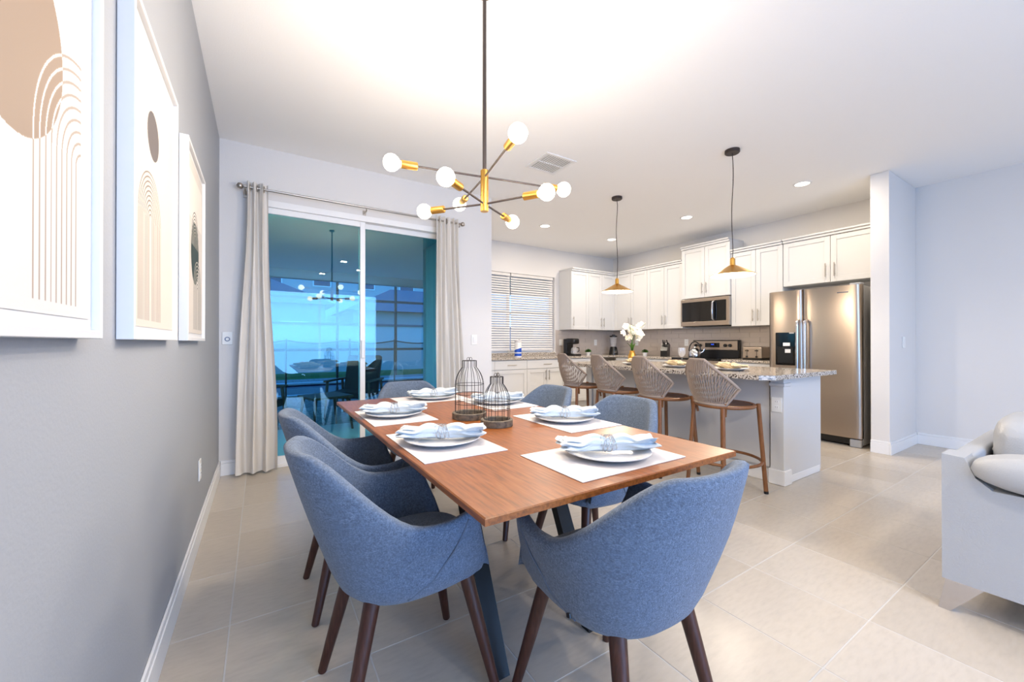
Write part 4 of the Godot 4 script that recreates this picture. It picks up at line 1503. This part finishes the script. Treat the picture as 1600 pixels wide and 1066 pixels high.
# ---------------------------------------------------------------- small things in the kitchen
func small_kitchen_things() -> void:
	var b: MB
	# coffee maker
	var t := thing("coffee_maker", "black drip coffee maker with glass carafe by the blinds", "coffee maker", P(4.86, 5.62, CT), 10)
	b = bx(Vector3(0, 0.015, 0.02), Vector3(0.19, 0.03, 0.26), 0.006)
	b.box(Vector3(0, 0.16, -0.08), Vector3(0.19, 0.30, 0.09), 0.01)
	part(t, "body", b, M.black)
	b = MB.new()
	b.ell(Vector3(0, 0.265, 0.01), Vector3(0.098, 0.055, 0.125), 0.4, 0.6, 24, 10)
	part(t, "brew_head", b, M.black)
	b = MB.new()
	b.lathe([Vector2(0, 0.034), Vector2(0.058, 0.034), Vector2(0.066, 0.07), Vector2(0.06, 0.12), Vector2(0.042, 0.155), Vector2(0.038, 0.155), Vector2(0.056, 0.12), Vector2(0.062, 0.07), Vector2(0.054, 0.038), Vector2(0, 0.038)], 24, Vector3(0, 0, 0.06))
	part(t, "carafe", b, M.clear_glass)
	b = MB.new()
	b.tube([Vector3(0.055, 0.15, 0.07), Vector3(0.10, 0.145, 0.09), Vector3(0.105, 0.09, 0.09), Vector3(0.068, 0.06, 0.075)], 0.009, 8)
	part(t, "carafe_handle", b, M.black)
	# blender
	t = thing("blender", "black based blender with clear jar in the kitchen corner", "blender", P(5.93, 5.60, CT), -20)
	b = MB.new()
	b.lathe([Vector2(0, 0), Vector2(0.088, 0), Vector2(0.09, 0.02), Vector2(0.07, 0.14), Vector2(0.055, 0.16), Vector2(0, 0.16)], 20)
	part(t, "motor_base", b, M.black)
	part(t, "button_panel", bx(Vector3(0, 0.065, 0.084), Vector3(0.06, 0.06, 0.014), 0.003), M.chrome)
	b = MB.new()
	b.lathe([Vector2(0.045, 0.16), Vector2(0.072, 0.35), Vector2(0.07, 0.35), Vector2(0.043, 0.165), Vector2(0, 0.165), Vector2(0, 0.16), Vector2(0.045, 0.16)], 20)
	part(t, "jar", b, M.clear_glass)
	b = MB.new()
	b.lathe([Vector2(0, 0.35), Vector2(0.075, 0.35), Vector2(0.075, 0.375), Vector2(0.03, 0.385), Vector2(0.03, 0.40), Vector2(0, 0.40)], 20)
	part(t, "lid", b, M.black)
	# knife block
	t = thing("knife_block", "black slanted knife block with knives near the range", "knife block", P(5.95, 4.42, CT), -70)
	b = MB.new()
	b.prism(PackedVector2Array([Vector2(-0.09, 0), Vector2(0.08, 0), Vector2(0.08, 0.10), Vector2(-0.03, 0.24), Vector2(-0.11, 0.20)]), -0.055, 0.055, Basis(Vector3(0, 0, 1), Vector3.UP, Vector3(-1, 0, 0)))
	part(t, "block", b, M.black)
	for k in 6:
		b = MB.new()
		var p0 := Vector3(-0.032 + (k % 3) * 0.032, 0.20 - 0.045 * (k / 3), -0.045 + 0.035 * (k / 3))
		b.box(p0 + Vector3(0, 0.045, 0.035), Vector3(0.018, 0.10, 0.022), 0.004, Basis(Vector3.RIGHT, 0.65))
		part(t, "knife_handle", b, M.black if k % 2 == 0 else M.chrome)
	# two small potted plants
	for k in 2:
		t = thing("potted_plant", ["small round green plant in white pot beside the coffee maker", "small round green plant in white pot beside the knife block"][k], "plant", [P(5.27, 5.62, CT), P(5.96, 4.86, CT)][k], 0, "small potted plants on the worktop")
		b = MB.new()
		b.lathe([Vector2(0, 0), Vector2(0.032, 0), Vector2(0.045, 0.06), Vector2(0.041, 0.06), Vector2(0.038, 0.05), Vector2(0, 0.05)], 20)
		part(t, "pot", b, M.porcelain)
		b = MB.new()
		var rng := RandomNumberGenerator.new()
		rng.seed = 70 + k
		for q in 170:
			var a := rng.randf() * TAU
			var e := rng.randf() * 1.5
			var dir := Vector3(cos(a) * sin(e), cos(e), sin(a) * sin(e))
			var p0 := Vector3(0, 0.055, 0) + dir * 0.012
			var sd := dir.cross(Vector3(0.3, 0.5, 0.8)).normalized() * 0.005
			var p1 := Vector3(0, 0.06, 0) + Vector3(dir.x * 0.068, dir.y * 0.06, dir.z * 0.068)
			b.grid([PackedVector3Array([p0 - sd, p0 + sd]), PackedVector3Array([p1 - sd * 0.5, p1 + sd * 0.5])], false, false, dir)
		var fo := part(t, "foliage", b, M.leaf)
		fo.set_meta("kind", "stuff")
	# flowers in a gold vase on the island
	t = thing("flower_vase", "white orchids in a small gold vase on the island", "vase", P(4.0, 3.46, CT))
	b = MB.new()
	b.lathe([Vector2(0, 0), Vector2(0.035, 0), Vector2(0.05, 0.04), Vector2(0.048, 0.08), Vector2(0.03, 0.125), Vector2(0.036, 0.14), Vector2(0.032, 0.14), Vector2(0.026, 0.125), Vector2(0, 0.12)], 22)
	part(t, "vase", b, M.brass)
	var lf := MB.new()
	for k in 7:
		var a := k * 0.9
		var g := []
		for i in 7:
			var u := i / 6.0
			var c := Vector3(cos(a) * 0.07 * u * u, 0.12 + 0.15 * u - 0.03 * u * u, sin(a) * 0.07 * u * u)
			var s := Vector3(-sin(a), 0, cos(a)) * 0.016 * sin(PI * (0.15 + 0.85 * u))
			g.append(PackedVector3Array([c - s, c + Vector3(0, -0.003, 0), c + s]))
		lf.grid(g, false, false, Vector3.UP)
	part(t, "leaves", lf, M.leaf)
	var rng2 := RandomNumberGenerator.new()
	rng2.seed = 5
	var stem := MB.new()
	for k in 3:
		var dir := Vector3([-0.09, 0.06, 0.17][k], 0, [0.05, -0.04, -0.08][k])
		stem.tube([Vector3(0, 0.12, 0), Vector3(0, 0.27, 0) + dir * 0.25, Vector3(0, 0.40, 0) + dir * 0.7, Vector3(0, [0.44, 0.47, 0.40][k], 0) + dir * 1.3], 0.003, 5)
	part(t, "stems", stem, M.leaf)
	for k in 24:
		var c := Vector3(-0.12 + 0.30 * rng2.randf(), 0.29 + 0.19 * rng2.randf(), -0.09 + 0.15 * rng2.randf())
		var fl := MB.new()
		var bs := Basis.from_euler(Vector3(rng2.randf() * 2.0 + 0.4, rng2.randf() * 6.0, rng2.randf()))
		for q in 5:
			var a := TAU * q / 5
			var g := []
			for i in 4:
				var u := i / 3.0
				var wd := 0.020 * sin(PI * (0.12 + 0.78 * u))
				var o := Vector3(cos(a) * 0.045 * u, 0.014 * u * u, sin(a) * 0.045 * u)
				var s := Vector3(-sin(a), 0, cos(a)) * wd
				g.append(PackedVector3Array([c + bs * (o - s), c + bs * (o + Vector3(0, -0.003, 0)), c + bs * (o + s)]))
			fl.grid(g, false, false, bs * Vector3.UP)
		part(t, "blossom", fl, M.petal, "white blossom")
	# kettle on the range
	t = thing("kettle", "steel kettle with black arched handle on the range", "kettle", P(5.86, 3.80, 0.90), -60)
	b = MB.new()
	b.lathe([Vector2(0, 0), Vector2(0.09, 0), Vector2(0.10, 0.03), Vector2(0.09, 0.09), Vector2(0.05, 0.14), Vector2(0.02, 0.15), Vector2(0.012, 0.17), Vector2(0, 0.172)], 24)
	part(t, "pot", b, M.chrome)
	b = MB.new()
	b.tube([Vector3(0.075, 0.06, 0), Vector3(0.12, 0.09, 0), Vector3(0.14, 0.14, 0)], [0.02, 0.014, 0.01], 10)
	part(t, "spout", b, M.chrome)
	b = MB.new()
	var hp := []
	for k in 11:
		var a := PI * k / 10.0
		hp.append(Vector3(cos(a) * 0.085, 0.10 + sin(a) * 0.15, 0))
	b.tube(hp, 0.009, 8)
	part(t, "handle", b, M.black)
	# toaster
	t = thing("toaster", "chrome four slice toaster beside the fridge", "toaster", P(5.93, 2.90, CT), -90)
	part(t, "body", bx(Vector3(0, 0.10, 0), Vector3(0.27, 0.17, 0.26), 0.02), M.steel)
	part(t, "base", bx(Vector3(0, 0.01, 0), Vector3(0.26, 0.02, 0.25), 0.004), M.black)
	for s in [-0.065, 0.065]:
		part(t, "slot", bx(Vector3(s, 0.1855, 0), Vector3(0.03, 0.002, 0.19)), M.black)
		part(t, "lever", bx(Vector3(s, 0.13, 0.137), Vector3(0.045, 0.014, 0.018), 0.004), M.black)
		part(t, "lever_slot", bx(Vector3(s, 0.105, 0.1305), Vector3(0.006, 0.09, 0.002)), M.black)
		b = MB.new()
		b.xf = Transform3D(Basis(Vector3.RIGHT, PI / 2), Vector3(s, 0.045, 0.128))
		b.lathe([Vector2(0, 0), Vector2(0.015, 0), Vector2(0.013, 0.014), Vector2(0, 0.015)], 14)
		part(t, "dial", b, M.black)
	# canister on the window worktop
	t = thing("wipes_canister", "white and blue plastic canister below the blinds", "canister", P(3.66, 5.60, CT), 15)
	b = MB.new()
	b.lathe([Vector2(0, 0), Vector2(0.058, 0), Vector2(0.06, 0.004), Vector2(0.06, 0.235), Vector2(0.057, 0.24), Vector2(0, 0.24)], 26)
	part(t, "body", b, M.white_plastic)
	b = MB.new()
	b.lathe([Vector2(0.0602, 0.015), Vector2(0.0608, 0.016), Vector2(0.0608, 0.06), Vector2(0.0602, 0.061)], 26)
	part(t, "label_band", b, M.blue_print, "blue printed band")
	b = MB.new()
	var rows := []
	for i in 2:
		var row := PackedVector3Array()
		for k in 27:
			var a := TAU * k / 26
			row.append(Vector3(cos(a) * 0.0608, 0.078 if i == 0 else 0.135 + 0.022 * sin(a + 0.6), sin(a) * 0.0608))
		rows.append(row)
	b.grid(rows)
	part(t, "label_band", b, M.blue_print, "blue printed band")
	b = MB.new()
	b.lathe([Vector2(0, 0.24), Vector2(0.056, 0.24), Vector2(0.056, 0.28), Vector2(0.05, 0.285), Vector2(0, 0.285)], 26)
	part(t, "cap", b, M.mat_cloth)
	part(t, "spout", bx(Vector3(0.02, 0.287, 0.01), Vector3(0.03, 0.012, 0.02), 0.003), M.black)
	# plates with cream napkins on the island
	var seats := [[3.52, 1.94, "by the fridge end"], [3.50, 2.46, "second from the fridge end"], [3.50, 2.98, "third from the fridge end"]]
	var p0: Node3D; var n0: Node3D
	for k in 3:
		var at := P(seats[k][0], seats[k][1], CT)
		if k == 0:
			p0 = make_plate()
			p0.name = numbered("island_plate")
			n0 = make_napkin(M.cream_napkin)
			n0.name = numbered("island_napkin")
		var p := p0 if k == 0 else dup(p0, at, 0)
		p.position = at
		p.set_meta("label", "white plate on the granite island, " + seats[k][2])
		p.set_meta("group", "plates on the island")
		var nn := n0 if k == 0 else dup(n0, at, 0)
		nn.position = at + Vector3(0, 0.0125, 0)
		nn.rotation.y = deg_to_rad(60)
		nn.set_meta("label", "cream gathered napkin on the island plate " + seats[k][2])
		nn.set_meta("group", "cream napkins on the island")
	# a wine glass
	t = thing("wine_glass", "clear stemmed wine glass on the island beside the napkin", "glass", P(3.75, 2.58, CT))
	b = MB.new()
	b.lathe([Vector2(0, 0), Vector2(0.036, 0), Vector2(0.034, 0.003), Vector2(0.005, 0.008), Vector2(0.004, 0.09), Vector2(0.02, 0.10), Vector2(0.038, 0.13), Vector2(0.036, 0.19), Vector2(0.034, 0.19), Vector2(0.036, 0.13), Vector2(0.018, 0.103), Vector2(0, 0.098)], 22)
	part(t, "bowl", b, M.clear_glass)

func plate_on_wall(label: String, at: Vector3, turn: float, kind: String) -> void:
	var t := thing("outlet" if kind == "outlet" else "light_switch", label, "outlet" if kind == "outlet" else "switch", at, turn, "wall plates")
	part(t, "plate", bx(Vector3(0, 0, 0.004), Vector3(0.075, 0.118, 0.007), 0.002), M.white_plastic)
	if kind == "outlet":
		for s in [-1, 1]:
			var o := part(t, "socket", bx(Vector3(0, s * 0.022, 0.0085), Vector3(0.034, 0.030, 0.003), 0.001), M.trim)
			for q in [-1, 1]:
				part(o, "slot", bx(Vector3(q * 0.0065, s * 0.022 + 0.003, 0.0102), Vector3(0.002, 0.008, 0.0006)), M.black)
	else:
		part(t, "rocker", bx(Vector3(0, 0, 0.0095), Vector3(0.034, 0.066, 0.005), 0.0015), M.trim)

func wall_plates() -> void:
	plate_on_wall("white outlet low on the grey picture wall", P(WL, 2.92, 0.40), 90, "outlet")
	plate_on_wall("white switch beside the curtain on the kitchen side of the patio door", P(2.12, WB, 1.17), 0, "switch")
	plate_on_wall("white outlet on the tiles behind the coffee maker", P(4.82, WK - 0.011, 1.135), 0, "outlet")
	plate_on_wall("white outlet on the tiles beside the blender", P(5.72, WK - 0.011, 1.135), 0, "outlet")
	plate_on_wall("white outlet on the tiles behind the orchids", P(WR - 0.011, 5.28, 1.135), -90, "outlet")
	plate_on_wall("white outlet on the tiles between knife block and range", P(WR - 0.011, 4.20, 1.135), -90, "outlet")
	plate_on_wall("white outlet on the island corner post", P(3.495, 1.555, 0.64), -90, "outlet")
	plate_on_wall("white switch on the wing wall beside the fridge", P(5.80, 1.35, 1.14), 0, "switch")
	var t := thing("thermostat", "small white wall control with round dial beside the curtain", "thermostat", P(-0.245, WB, 1.175), 0)
	part(t, "plate", bx(Vector3(0, 0, 0.005), Vector3(0.075, 0.11, 0.010), 0.003), M.white_plastic)
	var b := MB.new()
	b.xf = Transform3D(Basis(Vector3.RIGHT, PI / 2), Vector3(0, -0.008, 0.010))
	b.lathe([Vector2(0.020, 0), Vector2(0.020, 0.004), Vector2(0.012, 0.004), Vector2(0.012, 0.0)], 20)
	part(t, "dial", b, mat(Color(0.45, 0.50, 0.60), 0.4))

# ---------------------------------------------------------------- outside
func patio_lid() -> MB:
	var b := sbox(-6, RX - 0.16, 2.62, 2.75, WB + 0.16, WK + 0.16)
	b.box(P(1.5, (WK + 0.16 + 9.3) / 2, 2.685), Vector3(15, 0.13, 9.3 - WK - 0.16))
	return b

func outside() -> void:
	var cream := mat(Color(0.72, 0.72, 0.72), 0.85)
	var roof := mat(Color(0.34, 0.36, 0.40), 0.8)
	var paver := tri(mat(Color(0.60, 0.585, 0.57), 0.85), Vector3.ONE, true)
	paver.albedo_texture = noise_tex(0.03, ramp([0.0, 1.0], [Color(0.72, 0.70, 0.68), Color.WHITE]), 256, FastNoiseLite.TYPE_SIMPLEX, 4, 71)
	var bronze := mat(Color(0.13, 0.13, 0.13), 0.5, 0.2)
	var grass := tri(mat(Color.WHITE, 0.95), Vector3.ONE * 0.8, true)
	grass.albedo_texture = noise_tex(0.1, ramp([0.0, 1.0], [Color(0.16, 0.30, 0.08), Color(0.36, 0.50, 0.16)]), 256, FastNoiseLite.TYPE_SIMPLEX, 3, 72)
	var b := sbox(-14, 30, -0.30, -0.16, WB + 0.16, 60)
	struct("ground_lawn", b, grass, "green lawn behind the pool", "lawn")
	# lanai slab, pavers
	var fl := Node3D.new()
	fl.name = "patio_floor"
	add_child(fl)
	fl.set_meta("kind", "structure")
	fl.set_meta("label", "grey paver patio around the pool")
	part(fl, "bed", sbox(-6, 6.5, -0.16, -0.035, WB + 0.16, 9.6), mat(Color(0.42, 0.41, 0.40), 0.9))
	part(fl, "bed", sbox(-6, 6.5, -0.16, -0.035, 12.6, 14.2), mat(Color(0.42, 0.41, 0.40), 0.9))
	part(fl, "bed", sbox(-6, -0.4, -0.16, -0.035, 9.6, 12.6), mat(Color(0.42, 0.41, 0.40), 0.9))
	var pv := MB.new()
	for i in range(-15, 16):
		for j in range(0, 26):
			var d := WB + 0.36 + j * 0.385
			if d > 14.1 or i * 0.4 > -0.4 and d > 9.4 and d < 12.7: continue
			if i * 0.4 > 1.9 and d < 6.3: continue
			pv.box(P(i * 0.4 + (0.2 if j % 2 else 0.0), d, -0.028), Vector3(0.392, 0.03, 0.377), 0.003)
	var pp := part(fl, "pavers", pv, paver)
	pp.set_meta("kind", "stuff")
	# pool
	var pool := thing("swimming_pool", "dark blue swimming pool with pale coping", "pool", P(3.0, 11.1))
	var water := mat(Color(0.05, 0.16, 0.30), 0.05)
	part(pool, "water", bx(Vector3(0, -0.10, 0), Vector3(6.6, 0.06, 2.8)), water)
	b = MB.new()
	for s in [-1, 1]:
		b.box(Vector3(0, -0.02, s * 1.45), Vector3(6.8, 0.06, 0.22), 0.01)
		b.box(Vector3(s * 3.35, -0.02, 0), Vector3(0.22, 0.06, 2.7), 0.01)
	part(pool, "coping", b, cream)
	# lanai ceiling and beam
	struct("patio_ceiling", patio_lid(), mat(Color(0.62, 0.82, 0.79), 0.8), "flat patio ceiling outside the glass door", "ceiling")
	var bm := sbox(-6, 9, 2.44, 2.62, 9.15, 9.3)
	struct("patio_beam", bm, cream, "pale beam along the patio edge", "beam")
	struct("patio_post", sbox(-3.6, -3.3, -0.03, 2.45, 9.1, 9.3), cream, "pale patio post", "post")
	struct("patio_end_wall", sbox(2.2, RX - 0.15, -0.03, 2.62, WK + 0.15, 6.15), cream, "house wall beside the patio", "wall")
	# pool safety fence
	var fence := thing("pool_fence", "black mesh pool safety fence with thin poles", "fence", P(0, 7.6))
	var mesh := mat(Color(0.05, 0.06, 0.07, 0.30), 0.9)
	mesh.transparency = BaseMaterial3D.TRANSPARENCY_ALPHA
	for k in 9:
		b = MB.new()
		b.tube([Vector3(-3.25 + k * 0.9 + (0.1 if k == 5 else 0.0), -0.02, 0), Vector3(-3.25 + k * 0.9 + (0.1 if k == 5 else 0.0), 1.20, 0)], 0.014, 8)
		part(fence, "pole", b, bronze)
	b = MB.new()
	b.tube([Vector3(1.14, -0.02, 0), Vector3(1.14, 1.20, 0)], 0.014, 8)
	part(fence, "pole", b, bronze)
	for k in 8:
		b = MB.new()
		var rows := []
		for i in 2:
			var row := PackedVector3Array()
			for j in 9:
				var u := j / 8.0
				row.append(Vector3(-3.25 + (k + u) * 0.9, 0.02 if i == 0 else 1.17 - 0.05 * sin(u * PI), 0.0))
			rows.append(row)
		b.grid(rows, false, false, Vector3.BACK)
		var mp := part(fence, "mesh_panel", b, mesh)
		var e := MB.new()
		e.tube(Array(rows[1]), 0.012, 6)
		part(mp, "hem", e, bronze)
	# screen enclosure
	var cage2 := thing("screen_enclosure", "dark bronze screen enclosure frame around the pool", "enclosure", P(0, 14.0))
	for x in [-5.5, -3.6, -1.7, 0.2, 2.1, 4.0, 5.9]:
		part(cage2, "post", bx(Vector3(x, 1.7, 0), Vector3(0.07, 3.5, 0.10)), bronze)
	for y in [0.9, 2.55, 3.4]:
		part(cage2, "beam", bx(Vector3(0.2, y, 0), Vector3(11.5, 0.08, 0.08)), bronze)
	for x in [-3.6, 0.2, 4.0]:
		b = MB.new()
		b.tube([Vector3(x, 3.4, 0), Vector3(x, 4.6, 2.6), Vector3(x, 3.0, 4.7)], 0.05, 6)
		part(cage2, "rafter", b, bronze)
	# garden wall
	var gw := thing("garden_wall", "long white masonry garden wall behind the pool", "wall", P(0, 17.0))
	part(gw, "wall", bx(Vector3(4.0, 0.9, 0), Vector3(16, 1.85, 0.2)), cream)
	part(gw, "cap", bx(Vector3(4.0, 1.86, 0), Vector3(16.1, 0.08, 0.3)), roof)
	# neighbouring houses
	var specs := [[-1.5, 24.0, 9.0, 3.2, "white neighbouring house with a broad grey hipped roof"], [9.5, 27.0, 9.0, 3.2, "white neighbouring house with a lower grey hipped roof"], [4.0, 34.0, 30.0, 7.6, "tall white two storey house beyond the neighbours"]]
	for k in 3:
		var s: Array = specs[k]
		var hs := thing("house", s[4], "house", P(s[0], s[1]), 0, "neighbouring houses")
		var w: float = s[2]
		var h: float = s[3]
		part(hs, "walls", bx(Vector3(0, h / 2, -3.0), Vector3(w, h, 6.0)), cream if k == 2 else mat(Color(0.55, 0.58, 0.60), 0.85))
		b = MB.new()
		var e := 0.5
		var rh := 1.9 if k < 2 else 1.2
		var rows := [PackedVector3Array([Vector3(-w / 2 - e, h, e), Vector3(w / 2 + e, h, e), Vector3(w / 2 + e, h, -6 - e), Vector3(-w / 2 - e, h, -6 - e)]), PackedVector3Array([Vector3(-w / 2 + 3.2, h + rh, -3), Vector3(w / 2 - 3.2, h + rh, -3), Vector3(w / 2 - 3.2, h + rh, -3.02), Vector3(-w / 2 + 3.2, h + rh, -3.02)])]
		part(hs, "roof", flat(rows), roof, "grey hipped roof")
		for q in (3 if k < 2 else 9):
			var x := -w / 2 + w * (q + 0.5) / (3 if k < 2 else 9)
			var y := 1.6 if k < 2 else 6.1
			var wn := part(hs, "window", bx(Vector3(x, y, 0.02), Vector3(1.3, 1.3, 0.06)), M.trim)
			part(wn, "pane", bx(Vector3(x, y, 0.055), Vector3(1.14, 1.14, 0.02)), mat(Color(0.10, 0.22, 0.36), 0.1))
	# unseen lantern on the house wall, added to brighten the patio ceiling
	var ln := thing("added_lantern", "added unseen patio wall lantern beside the glass door", "lamp", P(-0.27, WB + 0.16, 1.95))
	part(ln, "back_plate", bx(Vector3(0, 0, -0.012), Vector3(0.11, 0.20, 0.02), 0.004), bronze)
	b = MB.new()
	b.lathe([Vector2(0, -0.06), Vector2(0.05, -0.05), Vector2(0.055, 0.05), Vector2(0, 0.06)], 16, Vector3(0, 0.02, -0.11))
	part(ln, "glass", b, M.can)
	part(ln, "bracket", bx(Vector3(0, -0.05, -0.06), Vector3(0.03, 0.03, 0.10), 0.004), bronze)
	var up := SpotLight3D.new()
	up.name = "up_light"
	up.light_color = Color(0.95, 1.0, 0.98)
	up.light_energy = 4.0
	up.light_size = 0.04
	up.spot_angle = 72.0
	up.spot_range = 15.0
	up.spot_attenuation = 2.0
	up.shadow_enabled = true
	ln.add_child(up)
	up.position = Vector3(0, 0.085, -0.11)
	up.rotation = Vector3(PI / 2 - 0.0, 0, 0)
	# patio armchairs and a low table
	var pc := thing("patio_armchair", "low dark patio armchair with wooden frame beside the curtain", "armchair", P(-0.15, 6.1), 50, "patio armchairs")
	var dk := mat(Color(0.13, 0.13, 0.15), 0.8)
	var wd := mat(Color(0.33, 0.24, 0.17), 0.6)
	part(pc, "seat", bx(Vector3(0, 0.34, 0.02), Vector3(0.56, 0.10, 0.56), 0.02), dk)
	b = MB.new()
	b.box(Vector3(0, 0.62, -0.30), Vector3(0.56, 0.62, 0.09), 0.02, Basis(Vector3.RIGHT, -0.28))
	part(pc, "backrest", b, dk)
	for s in [-1, 1]:
		part(pc, "armrest", bx(Vector3(s * 0.32, 0.55, 0.0), Vector3(0.06, 0.03, 0.62), 0.006), wd)
		for z in [-1, 1]:
			b = MB.new()
			b.tube([Vector3(s * 0.32, 0.545, z * 0.24), Vector3(s * 0.33, -0.012, z * 0.30)], [0.022, 0.016], 8)
			part(pc, "leg", b, wd)
	dup(pc, P(1.25, 6.6), -35, "low dark patio armchair with wooden frame in the middle of the patio")
	var lt := thing("patio_table", "low wooden patio side table outside the glass door", "table", P(0.72, 5.75), 15)
	part(lt, "top", bx(Vector3(0, 0.43, 0), Vector3(0.52, 0.03, 0.52), 0.006), wd)
	for sx in [-1, 1]:
		for sz in [-1, 1]:
			b = MB.new()
			b.tube([Vector3(sx * 0.2, 0.42, sz * 0.2), Vector3(sx * 0.25, -0.012, sz * 0.25)], [0.022, 0.015], 8)
			part(lt, "leg", b, wd)
